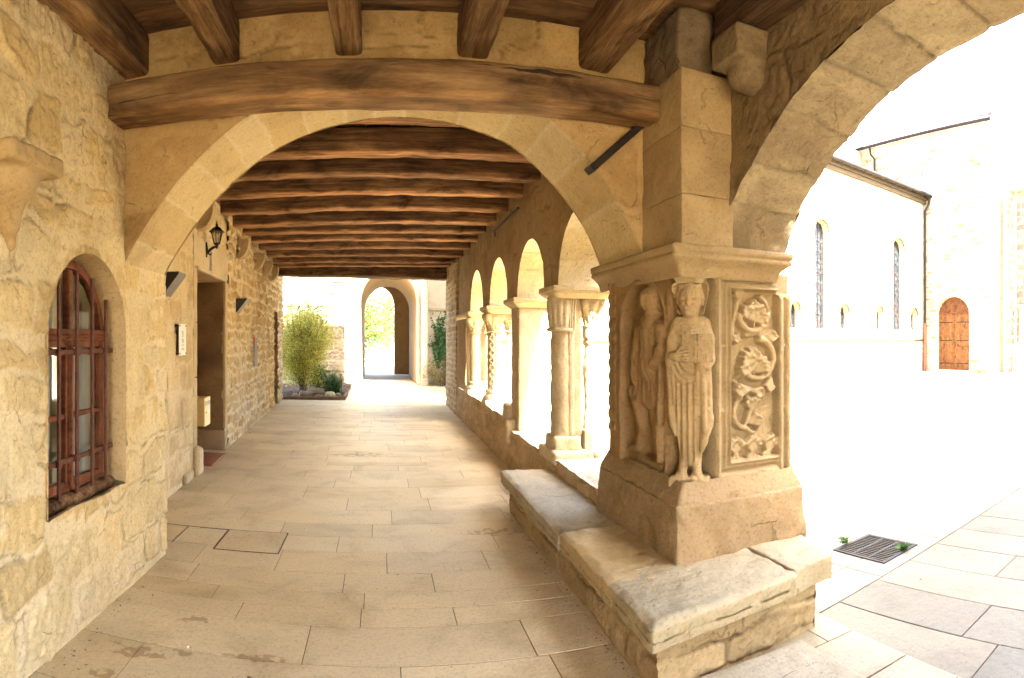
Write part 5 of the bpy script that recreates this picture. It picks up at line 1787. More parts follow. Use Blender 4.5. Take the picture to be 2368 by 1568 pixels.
# iron strap braces
t = Acc((1, 1, 1))
t.M = Matrix.Translation((1.43, 3.43, 2.80)) @ Matrix.Rotation(RAD(-43), 4, 'Y')
t.box(-.24, .24, -.018, .018, -.022, .022, .003)
t.box(-.25, -.21, -.02, .10, -.024, .024, .003)
tag(t.build('iron_brace', M['iron']), 'rusty iron strut slanting under the end of the tie beam', 'iron brace')
t = Acc((1, 1, 1))
t.tube([(1.60, 8.35, 3.05), (1.52, 8.0, 3.06), (1.60, 6.9, 3.14)], .014, 8)
tag(t.build('iron_tie', M['iron']), 'thin dark iron rod fixed high on the arcade wall', 'iron rod')

# wall lantern
ul = uy(7.30)
base = lpt(ul, 2.66, .0)
LNM = LWM @ Matrix.Translation((ul, 0, 2.66)) @ Matrix.Diagonal((.74, .74, .74, 1)) @ Matrix.Translation((-ul, 0, -2.60))
ln = thing('wall_lantern', 'dark six-sided wall lantern on a scrolled bracket above the doorway', 'lantern', base)
a = Acc((1, 1, 1)); a.M = LNM
a.tube([(ul, .015, 2.56), (ul, .022, 2.68), (ul, .018, 2.82)], [.03, .045, .028], 10)
a.tube([(ul, .03, 2.70), (ul, .07, 2.66), (ul, .11, 2.70), (ul, .17, 2.735), (ul, .215, 2.735), (ul, .215, 2.79)], [.03, .026, .024, .022, .018, .018], 10)
a.tube([(ul, .05, 2.64), (ul, .10, 2.60), (ul, .13, 2.635)], [.016, .014, .006], 8)
a.lathe([(.001, 2.69), (.012, 2.71), (.024, 2.74), (.03, 2.77), (.05, 2.785)], 6, (ul, .215, 0), smooth=False)
a.build('bracket', M['iron'], ln)
a = Acc((1, 1, 1)); a.M = LNM
r0, r1, z0, z1 = .05, .10, 2.785, 2.985
for k in range(6):
    q = k * math.pi / 3
    a.tube([(ul + r0 * math.cos(q), .215 + r0 * math.sin(q), z0), (ul + r1 * math.cos(q), .215 + r1 * math.sin(q), z1)], .007, 6)
a.lathe([(.052, 2.775), (.058, 2.785), (.052, 2.80)], 6, (ul, .215, 0), smooth=False)
a.build('cage', M['iron'], ln)
a = Acc((1, 1, 1)); a.M = LNM
a.lathe([(.001, 2.97), (.135, 2.982), (.14, 2.992), (.10, 3.02), (.085, 3.045), (.05, 3.065), (.028, 3.075), (.018, 3.095), (.024, 3.11), (.012, 3.13), (.006, 3.17), (.001, 3.19)], 6, (ul, .215, 0), smooth=False)
a.build('cap', M['iron'], ln)
a = Acc((1, 1, 1)); a.M = LNM
a.lathe([(r0 - .004, z0 + .01), (r1 - .004, z1 - .005)], 6, (ul, .215, 0), smooth=False)
a.build('lantern_glass', M['lamp_glass'], ln)
a = Acc((.8, .78, .7)); a.M = LNM
a.lathe([(.012, 2.79), (.012, 2.87), (.02, 2.9), (.022, 2.93), (.001, 2.95)], 10, (ul, .215, 0))
a.build('bulb', M['any'], ln)

# wedge-shaped up-lights
def wedge(y, z0, z1, hh, depth, label):
    u = uy(y)
    t = thing('wall_light', label, 'wall light', lpt(u, z0, 0), 'wedge lights on the house wall')
    w_ = .13
    for sg in (-1, 1):
        a = Acc((1, 1, 1)); a.M = LWM
        V = [(u + sg * w_, .0, z0), (u + sg * w_, .03, z0), (u + sg * w_, depth, z1 - .02), (u + sg * w_, depth, z1), (u + sg * w_, 0, z1)]
        F = [[0, 1, 2, 3, 4]]
        V2 = [(x - sg * .004, y_, z) for x, y_, z in V]
        a.add(V + V2, [[0, 1, 2, 3, 4]] if sg > 0 else [[4, 3, 2, 1, 0]], None, False)
        a.build('side_plate', M['dark_metal'], t)
    a = Acc((1, 1, 1)); a.M = LWM
    pr_ = [(.03, z0), (depth, z1 - .02), (depth, z1)]
    P = np.array([[(u + sg * (w_ + .002), h, z) for sg in (-1, 1)] for h, z in pr_])
    a.grid(P, None, smooth=False)
    a.box(u - w_ * .96, u + w_ * .96, .006, depth - .006, z1 - .02, z1 - .014, .001)
    a.build('front_plate', M['grey_metal'], t)
    return t
wedge(5.62, 2.03, 2.255, .2, .19, 'wedge-shaped dark metal wall light before the doorway, above the engraved plaque')
wedge(9.45, 2.03, 2.25, .2, .19, 'wedge-shaped dark metal wall light on the rubble stones past the doorway')

# engraved steel plaque on stand-offs
up = uy(6.12)
t = thing('plaque', 'engraved steel plaque standing off the wall beside the doorway', 'plaque', lpt(up, 1.42, 0))
a = Acc((1, 1, 1)); a.M = LWM
pw, pz0, pz1 = .135, 1.43, 1.765
a.box(up - pw, up + pw, .045, .050, pz0, pz1, .001)
a.build('plate', M['steel'], t)
a = Acc((.10, .09, .08)); a.M = LWM
rows_ = [(.765, .28), (.735, .22), (.705, .2), (.675, .26), (.645, .18), (.615, .18), (.585, .24), (.515, .32), (.487, .38), (.459, .36), (.431, .28), (.403, .28), (.335, .42), (.307, .22), (.24, .14), (.215, .30), (.185, .46)]
g = np.random.default_rng(3)
for v, wv in rows_:
    zc = pz0 + v * (pz1 - pz0)
    x = -wv * pw
    while x < wv * pw:
        L = g.uniform(.008, .022)
        a.box(up + x, up + min(x + L, wv * pw), .0502, .0506, zc - .0022, zc + .0022, .0001)
        x += L + .004
a.build('lettering', M['any'], t)
for sx in (-1, 1):
    for z in (pz0 + .02, pz1 - .02):
        a = Acc((1, 1, 1)); a.M = LWM
        a.tube([(up + sx * (pw - .018), -.005, z), (up + sx * (pw - .018), .056, z)], .009, 10)
        a.build('standoff', M['rust'], t)

# tall grey information panel with a red tab
ui = uy(11.2)
t = thing('information_panel', 'tall grey information panel with a red corner tab on the rubble wall', 'sign', lpt(ui, 1.1, 0))
a = Acc((.17, .155, .135)); a.M = LWM
a.box(ui - .18, ui + .18, .035, .042, 1.10, 1.63, .001, (.17, .155, .135))
a.build('panel', M['any'], t)
a = Acc((.62, .06, .04)); a.M = LWM
a.box(ui - .185, ui - .10, .030, .046, 1.53, 1.635, .001, (.62, .06, .04))
a.build('red_tab', M['any'], t)
a = Acc((.5, .47, .42)); a.M = LWM
a.box(ui - .10, ui + .18, .0422, .0428, 1.524, 1.528, .0001, (.6, .56, .5))
a.box(ui - .02, ui + .05, .0422, .0428, 1.575, 1.585, .0001, (.6, .56, .5))
for k in range(26):
    a.box(ui - .05, ui + .10 - .05 * g.random(), .0422, .0428, 1.15 + k * .0138, 1.153 + k * .0138, .0001, (.36, .33, .29))
a.build('lettering', M['any'], t)

# cream letterbox on its post in the doorway
um = uy(7.12)
t = thing('letterbox', 'cream metal letterbox on a short dark post inside the doorway', 'letterbox', lpt(um, 0, -.1))
a = Acc((.72, .50, .18)); a.M = LWM
a.box(um - .14, um + .14, -.22, .075, .55, .89, .006, (.62, .42, .14))
a.build('box_body', M['any'], t)
a = Acc((1, 1, 1)); a.M = LWM
a.box(um - .142, um + .142, .075, .083, .548, .892, .003, (.80, .68, .38))
a.build('front_door', M['any'], t)
a = Acc((1, 1, 1)); a.M = LWM
a.box(um - .12, um + .12, .083, .086, .80, .835, .001, (.42, .40, .36))
a.box(um - .12, um + .12, .083, .090, .838, .844, .001, (.25, .2, .12))
a.box(um - .12, um + .12, .083, .087, .785, .795, .001, (.55, .53, .48))
a.build('mail_slot', M['any'], t)
a = Acc((1, 1, 1)); a.M = LWM
a.box(um + .02, um + .11, .083, .086, .70, .735, .001, (.85, .83, .80))
a.box(um + .05, um + .085, .0862, .0866, .709, .727, .0001, (.55, .4, .45))
a.build('name_label', M['any'], t)
a = Acc((1, 1, 1)); a.M = LWM
a.tube([(um - .09, .083, .715), (um - .09, .094, .715)], .008, 10)
a.build('lock', M['zinc'], t)
a = Acc((.12, .085, .075)); a.M = LWM
a.box(um - .05, um + .05, -.16, -.06, .0, .55, .004, (.13, .10, .09))
a.build('post', M['any'], t)

# coir door mat
a = Acc((.26, .09, .04)); a.M = LWM
P = []
umt = uy(7.75)
us = np.linspace(umt - .42, umt + .42, 70); hs = np.linspace(-.5, .10, 50)
U, H_ = np.meshgrid(us, hs, indexing='ij')
Z = .016 + .004 * fbm(np.stack([U, H_], -1), 55, 2, 3)
e = np.minimum.reduce([U - us[0], us[-1] - U, H_ - hs[0], hs[-1] - H_])
Z = np.where(e < .004, .001, Z)
a.grid(np.stack([U, H_, Z], -1), np.array((.27, .10, .05)) * (1 + .2 * fbm(np.stack([U, H_], -1), 30, 2, 5)[..., None]), flip=True)
tag(a.build('door_mat', M['any']), 'reddish coir mat on the floor inside the doorway', 'mat')

# stone hatch let into the floor: two lids in a dark gap
t = thing('floor_hatch', 'square stone hatch let into the paving, outlined by a dark open joint', 'hatch', (-1.03, 4.70, 0))
a = Acc((.06, .045, .03))
hx0, hx1, hy0, hy1 = -1.26, -.76, 4.45, 4.93
for x0, x1, y0, y1 in ((hx0, hx1, hy0 - .004, hy0 + .004), (hx0, hx1, hy1 - .003, hy1 + .004), (hx0 - .006, hx0 + .005, hy0, hy1), (hx1 - .005, hx1 + .005, hy0, hy1),
                       (-1.82, -1.26, 4.926, 4.932), (-1.62, -1.612, 4.5, 4.93)):
    a.box(x0, x1, y0, y1, -.01, .0042, .0005)
a.build('gap', M['any'], t)
for y0, y1 in ((hy0 + .008, 4.70), (4.704, hy1 - .008)):
    a = Acc((.55, .44, .31))
    a.box(hx0 + .008, hx1 - .008, y0, y1, -.01, .0055, .002)
    a.build('lid', M['floor'], t)

# ---------------- litter on the floor: twig, leaves and crumbs
a = Acc((.05, .03, .02))
a.tube([(-.62, 2.78, .012), (-.56, 2.74, .016), (-.50, 2.66, .014), (-.475, 2.60, .008)], [.005, .009, .008, .003], 6)
tag(a.build('fallen_twig', M['bark']), 'dark curved twig lying on the paving in the foreground', 'twig')
a = Acc((.10, .06, .03))
g = np.random.default_rng(17)
def chip(x, y, s_, z=.004):
    q = g.uniform(0, 6.28); n = 5
    an = np.linspace(0, 2 * np.pi, n, endpoint=False)
    rr = s_ * g.uniform(.5, 1.0, n)
    V = np.stack([x + rr * np.cos(an) * math.cos(q) * 1.4 - rr * np.sin(an) * math.sin(q) * .5, y + rr * np.cos(an) * math.sin(q) * 1.4 + rr * np.sin(an) * math.cos(q) * .5, z + s_ * .35 * g.uniform(0, 1, n)], -1)
    V = np.concatenate([V, [[x, y, z + s_ * .5]]])
    c = np.array([(.09, .05, .025), (.05, .035, .02), (.16, .09, .04), (.20, .14, .08)][g.integers(4)])
    a.add(V, [[i, (i + 1) % n, n] for i in range(n)], c, False)
for _ in range(130):
    y = g.uniform(2.3, 14); chip(g.uniform(-2.0 if y > 4.3 else -1.5, 1.5 if y > 5.6 else 1.1), y, g.uniform(.004, .010))
for _ in range(120):
    y = g.uniform(4.3, 14.5); chip(-2.02 - .05 * (y - 4.2) + abs(g.normal(0, .16)) + .03, y, g.uniform(.005, .013))
for _ in range(120):
    y = g.uniform(2.3, 5.6); chip(1.17 - abs(g.normal(0, .025)), y, g.uniform(.004, .011))
for _ in range(60):
    y = g.uniform(1.9, 4.2); chip(-1.52 + abs(g.normal(0, .05)), y, g.uniform(.004, .012))
for _ in range(40):
    chip(1.55 - abs(g.normal(0, .04)), g.uniform(5.7, 12), g.uniform(.005, .014))
for _ in range(30):
    chip(g.normal(1.5, .04), g.normal(7.1, .05), g.uniform(.006, .016), .006)
for _ in range(90):
    chip(g.uniform(2.4, 8), g.uniform(2.0, 7.5), g.uniform(.005, .016), .0)
lt = a.build('leaf_litter', M['any']); lt['kind'] = 'stuff'; lt['label'] = 'scattered dry leaf crumbs and grit on the paving'
a = Acc((.85, .84, .8))
for x, y in ((-.98, 2.98), (-.86, 2.72)):
    a.rough(x - .006, x + .006, y - .005, y + .005, .001, .011, r=.004, amp=.003, res=.006, seed=int(y * 100))
    break
tag(a.build('paper_scrap', M['any']), 'tiny white scrap on the stained paving slabs', 'scrap')

# ---------------- drain grate in the courtyard paving, weeds growing through it
t = thing('drain_grate', 'square cast-iron drain grate set in the pale courtyard paving', 'drain', (3.39, 3.18, 0))
Gm = Matrix.Translation((3.395, 3.18, 0)) @ Matrix.Rotation(RAD(8.5), 4, 'Z')
a = Acc((.2, .17, .15)); a.M = Gm
for x0, x1, y0, y1 in ((-.235, .235, -.235, -.205), (-.235, .235, .205, .235), (-.235, -.205, -.205, .205), (.205, .235, -.205, .205)):
    a.box(x0, x1, y0, y1, -.03, .004, .002)
a.build('grate_frame', M['iron'], t)
a = Acc((.2, .17, .15)); a.M = Gm
for k in range(13):
    x = -.19 + k * .0317
    a.box(x - .0052, x + .0052, -.205, .205, -.03, .003, .001)
for y in (-.07, .07):
    a.box(-.205, .205, y - .012, y + .012, -.03, .0025, .002)
a.build('grate_bars', M['iron'], t)
a = Acc((.004, .0035, .003)); a.M = Gm
a.box(-.205, .205, -.205, .205, -.09, -.025, .001)
a.build('drain_pit', M['any'], t)
a = Acc((.36, .33, .3))
a.box(5.15, 5.75, 6.42, 6.62, -.03, .004, .002, (.3, .28, .26))
for k in range(18):
    a.box(5.17 + k * .032, 5.188 + k * .032, 6.44, 6.60, .004, .008, .001, (.06, .05, .05))
tag(a.build('small_grate', M['any']), 'narrow slotted grate in the gravel behind the carved pier', 'drain')

def blades(acc, base, n, h, spread, w_, g, cols, bend=.6):
    for _ in range(n):
        q = g.uniform(0, 2 * np.pi); L = h * g.uniform(.6, 1.1); sp = spread * g.uniform(.15, 1)
        bx, by = base[0] + g.normal(0, spread * .18), base[1] + g.normal(0, spread * .18)
        t_ = np.linspace(0, 1, 6)
        out = sp * t_ ** 1.8
        z = base[2] + L * (t_ - bend * (sp / max(spread, 1e-6)) * t_ ** 3 * .8)
        px, py = bx + out * math.cos(q), by + out * math.sin(q)
        ww = w_ * (1 - t_ ** 2) + .0006
        nx, ny = -math.sin(q), math.cos(q)
        P = np.stack([np.stack([px + nx * ww, py + ny * ww, z], -1), np.stack([px - nx * ww, py - ny * ww, z + .004], -1)], 0)
        acc.grid(P, np.array(cols[g.integers(len(cols))]) * g.uniform(.8, 1.2), smooth=True)
GRN = [(.05, .12, .02), (.08, .16, .03), (.04, .09, .02)]
for x, y, nm in ((3.30, 3.43, 'small green weed sprouting at the back edge of the drain grate'), (3.50, 2.99, 'tiny green weed poking through the near edge of the drain grate')):
    a = Acc(); g = np.random.default_rng(int(x * 100))
    blades(a, (x, y, 0), 40, .055, .07, .006, g, GRN)
    tag(a.build('weed', M['leaf']), nm, 'weed')

# ================================================================== GARDEN CORNER BEYOND THE WALK
def leaves(acc, C, N_, size, g, cols, asp=.45, curl=.25):
    """leaf-sized pointed quads at points C"""
    n = len(C)
    d = g.normal(size=(n, 3)); d[:, 2] -= .2; d /= np.linalg.norm(d, axis=1, keepdims=True)
    r = g.normal(size=(n, 3)); s_ = np.cross(d, r); s_ /= np.linalg.norm(s_, axis=1, keepdims=True)
    nn = np.cross(d, s_)
    L = size * g.uniform(.6, 1.25, (n, 1))
    V = np.stack([C, C + d * L * .5 + s_ * L * asp * .5 + nn * L * curl * .3, C + d * L, C + d * L * .5 - s_ * L * asp * .5 + nn * L * curl * .3], 1)
    idx = np.arange(n * 4).reshape(n, 4)
    cc = np.array(cols)[g.integers(len(cols), size=n)] * g.uniform(.75, 1.25, (n, 1))
    acc.add(V, idx, np.repeat(cc, 4, 0), True)
def shrub(name, label, base, h, w_, nl, size, cols, seed, stems=3, cat='shrub', lowfill=.12, group=None, mat='leaf', branch_n=60):
    g = np.random.default_rng(seed)
    t = thing(name, label, cat, base, group)
    st = Acc((.5, .3, .2))
    tips = []
    for k in range(stems):
        q = g.uniform(0, 6.28); lean = g.uniform(.05, .25) * w_
        p0 = np.array(base) + np.array((g.normal(0, .05), g.normal(0, .05), -.03))
        p1 = p0 + np.array((lean * math.cos(q), lean * math.sin(q), h * .55))
        mid = (p0 + p1) / 2 + np.array((g.normal(0, .03), g.normal(0, .03), 0))
        st.tube([p0, mid, p1], [.010 + .003 * h, .009 + .002 * h, .006], 7)
        for b_ in range(branch_n // stems):
            f = g.uniform(.08, 1)
            s0 = p0 + (p1 - p0) * f
            q2 = g.uniform(0, 6.28); rr = w_ * .5 * g.uniform(.25, 1.12) * (1.0 if f < .8 else .8)
            e = s0 + np.array((rr * math.cos(q2), rr * math.sin(q2), h * g.uniform(.08, .5)))
            e[2] = min(e[2], base[2] + h * g.uniform(.8, 1.0))
            st.tube([s0, (s0 + e) / 2 + np.array((0, 0, .04)), e], [.006, .005, .002], 5, cap=False)
            tips.append((s0, e))
    st.build('stem', M['bark'], t)
    C = []
    for s0, e in tips:
        m = nl // len(tips)
        f = g.uniform(.35, 1.08, (m, 1))
        C.append(s0 + (e - s0) * f + g.normal(0, .055 * w_, (m, 3)))
    C = np.concatenate(C)
    C = C[C[:, 2] > base[2] + lowfill]
    fo = Acc(); leaves(fo, C, None, size, g, cols)
    fo.build('foliage', M[mat], t)
    return t
# raised bed with timber edging
g = np.random.default_rng(5)
a = Acc((.1, .06, .04))
us = np.linspace(-3.3, -.97, 90); vs = np.linspace(16.05, 21.2, 90)
U, V = np.meshgrid(us, vs, indexing='ij')
a.grid(np.stack([U, V, .05 + .05 * fbm(np.stack([U, V], -1), 2.0, 4, 3) + .02 * fbm(np.stack([U, V], -1), 14, 3, 4)], -1), None)
be = a.build('flower_bed', M['earth']); be['kind'] = 'structure'
a = Acc((.9, .8, .7))
a.rough(-2.62, -.98, 15.98, 16.04, -.02, .085, r=.01, amp=.003, res=.05, seed=3)
a.rough(-1.0, -.94, 16.04, 17.4, -.02, .085, r=.01, amp=.003, res=.05, seed=4)
tag(a.build('bed_edging', M['wood']), 'low timber board edging the planted bed', 'edging')
YEL = [(.42, .38, .05), (.50, .44, .08), (.34, .34, .045), (.55, .48, .11), (.24, .28, .04)]
shrub('yellow_shrub', 'tall loose yellow-green shrub on thin brown stems in the bed', (-2.2, 17.0, .05), 2.7, 1.75, 28000, .06, YEL, 41, stems=7, branch_n=320, lowfill=.22)
shrub('green_shrub', 'low dark green leafy plant at the foot of the yellow shrub', (-1.75, 17.5, .05), .95, .9, 2200, .07, [(.06, .12, .03), (.09, .16, .03), (.05, .09, .02)], 42, stems=3, branch_n=50)
shrub('climbing_plant', 'blue-green climbing leaves spreading on the wall above the yellow shrub', (-2.3, 21.0, .05), 3.3, 1.0, 1500, .16, [(.05, .12, .06), (.07, .15, .06)], 43, stems=2, branch_n=36, lowfill=1.9)
t = thing('strap_leaf_plant', 'clump of long dark strap leaves at the corner of the bed', 'plant', (-1.28, 16.55, .05))
a = Acc(); g = np.random.default_rng(6)
blades(a, (-1.28, 16.55, .05), 210, .78, .50, .015, g, [(.03, .075, .018), (.045, .10, .025), (.025, .06, .015), (.07, .12, .04)], .75)
a.build('leaves', M['leaf'], t)
RK = [(-2.0, 16.38, .20, .13, .14, (.22, .165, .105), 'brown boulder, largest of the rocks along the bed edge'), (-1.75, 16.5, .26, .15, .19, (.19, .14, .09), 'flat brown rock leaning behind the largest boulder'),
      (-1.36, 16.22, .13, .10, .14, (.40, .33, .19), 'pale yellow rock in front of the strap-leaf clump'), (-1.14, 16.3, .09, .08, .10, (.26, .21, .15), 'small grey rock at the corner of the timber edging'),
      (-2.3, 16.25, .10, .08, .07, (.24, .19, .13), 'small round rock by the house wall corner'), (-1.62, 16.2, .16, .08, .07, (.21, .16, .1), 'low flat stone between the boulder and the pale rock')]
for k, (x, y, rx, ry_, rz, c, lab) in enumerate(RK):
    a = Acc(c)
    a.rough(x - rx, x + rx, y - ry_, y + ry_, -.02, .06 + rz, r=.09, amp=.03, res=.025, scale=6, seed=500 + k, col=c)
    tag(a.build('garden_rock', M['rubble']), lab, 'rock', 'rocks in the planted bed')
a = Acc((.07, .04, .025)); g = np.random.default_rng(8)
for _ in range(700):
    x, y = g.uniform(-2.6, -1.02), g.uniform(16.07, 17.3)
    s_ = g.uniform(.012, .035); q = g.uniform(0, 6.28)
    a.add([(x, y, .09), (x + s_ * math.cos(q), y + s_ * math.sin(q), .10 + g.uniform(0, .03)), (x - s_ * .3 * math.sin(q), y + s_ * .3 * math.cos(q), .11)], [[0, 1, 2]],
          np.array([(.07, .035, .02), (.12, .06, .03), (.05, .03, .02), (.18, .11, .06)][g.integers(4)]), False)
ml = a.build('bark_mulch', M['any']); ml['kind'] = 'stuff'; ml['label'] = 'brown bark chips covering the planted bed'

# ================================================================== GATEHOUSE
gh = thing('gatehouse', 'pale stone gatehouse with a deep moulded round archway', 'gatehouse', (0, 22, 0))
mg = Masonry(5.2, 7.2, 101, rows=(.34, .46), lens=(.45, .95), mort=.016, bulge=.05, rnd=.2, res=.022, warp=.02, rough=.018, regular=True,
             pal=[(.22, .18, .135), (.25, .21, .155), (.20, .165, .12), (.24, .195, .135)], mortc=(.29, .25, .19))
GC, GR, GS = .29, 1.0, 2.9       # gate centre, half width, springing
GY = 21.3
def garch(u, r=GR, c=GC, s_=GS):
    return s_ + np.sqrt(np.maximum(r * r - (u - c) ** 2, 0)) * 1.1
a = Acc()
f = lambda U, V, h: (U, GY - h, V)
sheet(a, np.arange(-5.2, GC - GR - .13, .03), 0, 7, 240, f, mg, -5.3, 0)
a.build('rusticated_wall', M['rubble'], gh)
a = Acc((.58, .51, .40))
us = cosines(GC - GR, GC + GR, 50)
sheet(a, us, garch(us), 7, 40, lambda U, V, h: (U, GY + h, V), None, col=(.58, .51, .40))
sheet(a, np.linspace(GC - GR - .14, GC - GR, 4), 0, 7, 40, lambda U, V, h: (U, GY + h, V), None, col=(.58, .51, .40))
sheet(a, np.linspace(GC + GR, 8, 20), 0, 7, 40, lambda U, V, h: (U, GY + h, V), None, col=(.58, .51, .40))
a.build('front_wall', M['ashlar'], gh)
def gate_ring(acc, y0, y1, r, c, s_, flip=False, col=(.50, .40, .27)):
    t = np.concatenate([np.linspace(0, s_, 24), [s_]])
    pts = [(c + r, z) for z in np.linspace(0, s_, 24)] + [(c + r * math.cos(q), s_ + 1.1 * r * math.sin(q)) for q in np.linspace(0, math.pi, 40)][1:] + [(c - r, z) for z in np.linspace(s_, 0, 24)][1:]
    P = np.array([[(x, y, z) for y in np.linspace(y0, y1, 6)] for x, z in pts])
    acc.grid(P, np.array(col) * (1 + .05 * fbm(P, 3, 3, 4)[..., None]), flip)
def gate_face(acc, y, r0, r1, c, s_, col):
    def pp(r):
        return [(c + r, z) for z in np.linspace(0, s_, 24)] + [(c + r * math.cos(q), s_ + 1.1 * r * math.sin(q)) for q in np.linspace(0, math.pi, 40)][1:] + [(c - r, z) for z in np.linspace(s_, 0, 24)][1:]
    P = np.array([[(A[0], y, A[1]), (B[0], y, B[1])] for A, B in zip(pp(r0), pp(r1))])
    acc.grid(P, col)
a = Acc((.5, .4, .27))
gate_ring(a, GY, GY + .35, GR, GC, GS, col=(.56, .46, .32))
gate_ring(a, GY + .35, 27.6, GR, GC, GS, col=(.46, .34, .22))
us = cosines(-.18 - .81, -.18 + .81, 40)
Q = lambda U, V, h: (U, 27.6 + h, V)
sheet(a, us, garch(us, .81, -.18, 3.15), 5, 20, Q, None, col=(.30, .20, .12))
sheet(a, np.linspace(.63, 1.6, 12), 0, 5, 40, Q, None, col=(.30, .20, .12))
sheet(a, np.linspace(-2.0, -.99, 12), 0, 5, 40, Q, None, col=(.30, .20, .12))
gate_ring(a, 27.6, 28.2, .81, -.18, 3.15, col=(.5, .42, .31))
gate_ring(a, GY - .05, GY, GR + .0, GC, GS, col=(.58, .48, .33))
a.build('passage', M['ashlar'], gh)
a = Acc((.54, .45, .32))
x, z = [], []
arch = [(GC + GR + .04, zz) for zz in np.linspace(0, GS, 10)] + [(GC + (GR + .04) * math.cos(q), GS + 1.1 * (GR + .04) * math.sin(q)) for q in np.linspace(0, math.pi, 30)][1:] + [(GC - GR - .04, zz) for zz in np.linspace(GS, 0, 10)][1:]
a.tube([(x_, GY - .02, z_) for x_, z_ in arch], .06, 10)
a.rough(GC + GR - .02, GC + GR + .13, GY - .1, GY + .05, 0, .35, r=.02, amp=.004, res=.05, seed=5)
a.build('arch_moulding', M['ashlar'], gh)
a = Acc((.56, .49, .38))
a.rough(1.42, 1.62, GY - .55, GY + .02, 0, 5.2, r=.02, amp=.008, res=.08, seed=6)
a.build('buttress', M['ashlar'], gh)
a = Acc((.5, .42, .3))
a.box(1.7, 8, GY - .05, GY - .001, 2.62, 2.72, .01)
a.build('string_course', M['ashlar'], gh)
a = Acc((.5, .42, .3))
a.box(-5.3, -.9, GY - .14, GY - .06, 4.9, 5.05, .01)
a.build('string_course', M['ashlar'], gh)
a = Acc((.5, .42, .3))
a.box(-6, 8.2, GY + .4, 28.2, 5.0, 7.2, .01)
a.box(GC + GR + .3, 8.2, GY + .2, 28.19, 0, 4.99, .01)
a.box(-6, GC - GR - .35, GY + .2, 28.19, 0, 4.99, .01)
a.build('gatehouse_core', M['ashlar'], gh)
shrub('ivy', 'glossy ivy climbing the bright wall right of the gate', (2.25, 20.95, 0), 2.75, 1.0, 2600, .12, [(.045, .12, .035), (.07, .16, .05), (.03, .08, .025)], 61, stems=4, branch_n=80, lowfill=.4)
shrub('dry_hedge', 'dry brownish low bush at the foot of the ivy', (2.1, 20.6, 0), 1.0, 1.2, 1800, .07, [(.24, .20, .09), (.30, .25, .12), (.2, .18, .07)], 62, stems=4, branch_n=60, lowfill=.03)

# beyond the gate: road sign, field wall, trees
t = thing('road_sign', 'round blue no-parking sign with red rim and slash on a grey post', 'sign', (-.95, 50, 0))
a = Acc((.45, .45, .45)); a.tube([(-.95, 50.05, 0), (-.95, 50.05, 1.85)], .035, 10); a.build('post', M['zinc'], t)
def disc(acc, c, r, y, col, r0=0.0, n=36):
    q = np.linspace(0, 2 * np.pi, n)
    P = np.array([[(c[0] + rr * math.cos(p), y, c[1] + rr * math.sin(p)) for rr in (max(r0, .0001), r)] for p in q])
    acc.grid(P, col, smooth=False)
a = Acc(); disc(a, (-.95, 1.60), .25, 50.0, (.03, .06, .42)); a.build('disc', M['any'], t)
a = Acc(); disc(a, (-.95, 1.60), .27, 49.994, (.62, .03, .05), .205)
a.M = Matrix.Translation((-.95, 49.992, 1.60)) @ Matrix.Rotation(RAD(45), 4, 'Y')
a.box(-.21, .21, -.002, .0, -.032, .032, .0005, (.62, .03, .05)); a.build('red_rim', M['any'], t)
a = Acc((.6, .6, .6)); a.box(-1.05, -.85, 49.995, 50.01, 1.22, 1.30, .002, (.75, .75, .72)); a.build('small_plate', M['any'], t)
mf = Masonry(4.2, 1.7, 111, rows=(.12, .22), lens=(.2, .5), mort=.012, bulge=.06, rnd=.4, res=.02, warp=.03, rough=.01, pal=[(.42, .34, .24), (.48, .39, .28), (.36, .28, .19)], mortc=(.2, .15, .1))
fw = thing('field_wall', 'low dry-stone wall beyond the gate behind the no-parking sign', 'wall', (-1.2, 53, 0))
a = Acc()
us = np.arange(-4, .2, .03)
sheet(a, us, 0, 1.25 - .12 * sstep(-.6, .1, us), 60, lambda U, V, h: (U, 53 - h, V), mf, -4, 0)
a.box(-4, .2, 53.02, 53.5, 0, 1.2, .03, (.4, .33, .24))
a.build('wall_face', M['rubble'], fw)
def tree(label, base, h, crown_r, seed, nl, cols):
    g = np.random.default_rng(seed)
    t = thing('broadleaf_tree', label, 'tree', base, 'trees beyond the gate')
    tr = Acc((.5, .4, .3)); tips = []
    b0 = np.array(base, float)
    tr.tube([b0, b0 + (.1, 0, h * .3), b0 + (.0, .1, h * .6)], [.28, .2, .11], 10)
    for k in range(46):
        f = g.uniform(.22, .62)
        s0 = b0 + np.array((.05, .05, h * f)); q = g.uniform(0, 6.28); rr = crown_r * g.uniform(.4, 1)
        e = s0 + np.array((rr * math.cos(q), rr * math.sin(q), h * g.uniform(-.16, .38)))
        tr.tube([s0, (s0 + e) / 2 + (0, 0, .3), e], [.08, .05, .015], 6, cap=False); tips.append((s0, e))
    tr.build('trunk', M['bark'], t)
    C = []
    for s0, e in tips:
        for _ in range(4):
            f = g.uniform(.45, 1.05); cc = s0 + (e - s0) * f + g.normal(0, .25, 3)
            C.append(cc + g.normal(0, .34, (nl // (len(tips) * 4), 3)))
    cr = Acc(); leaves(cr, np.concatenate(C), None, .21, g, cols, .6)
    cr.build('crown', M['leaf'], t)
TG = [(.08, .16, .02), (.12, .22, .03), (.16, .25, .05), (.06, .12, .02)]
tree('broadleaf tree hanging its boughs over the gate opening', (-1.6, 43, 0), 6.2, 3.0, 71, 5200, TG)
tree('broadleaf tree standing further back past the field wall', (.6, 58, 0), 8.0, 3.4, 72, 5200, TG)
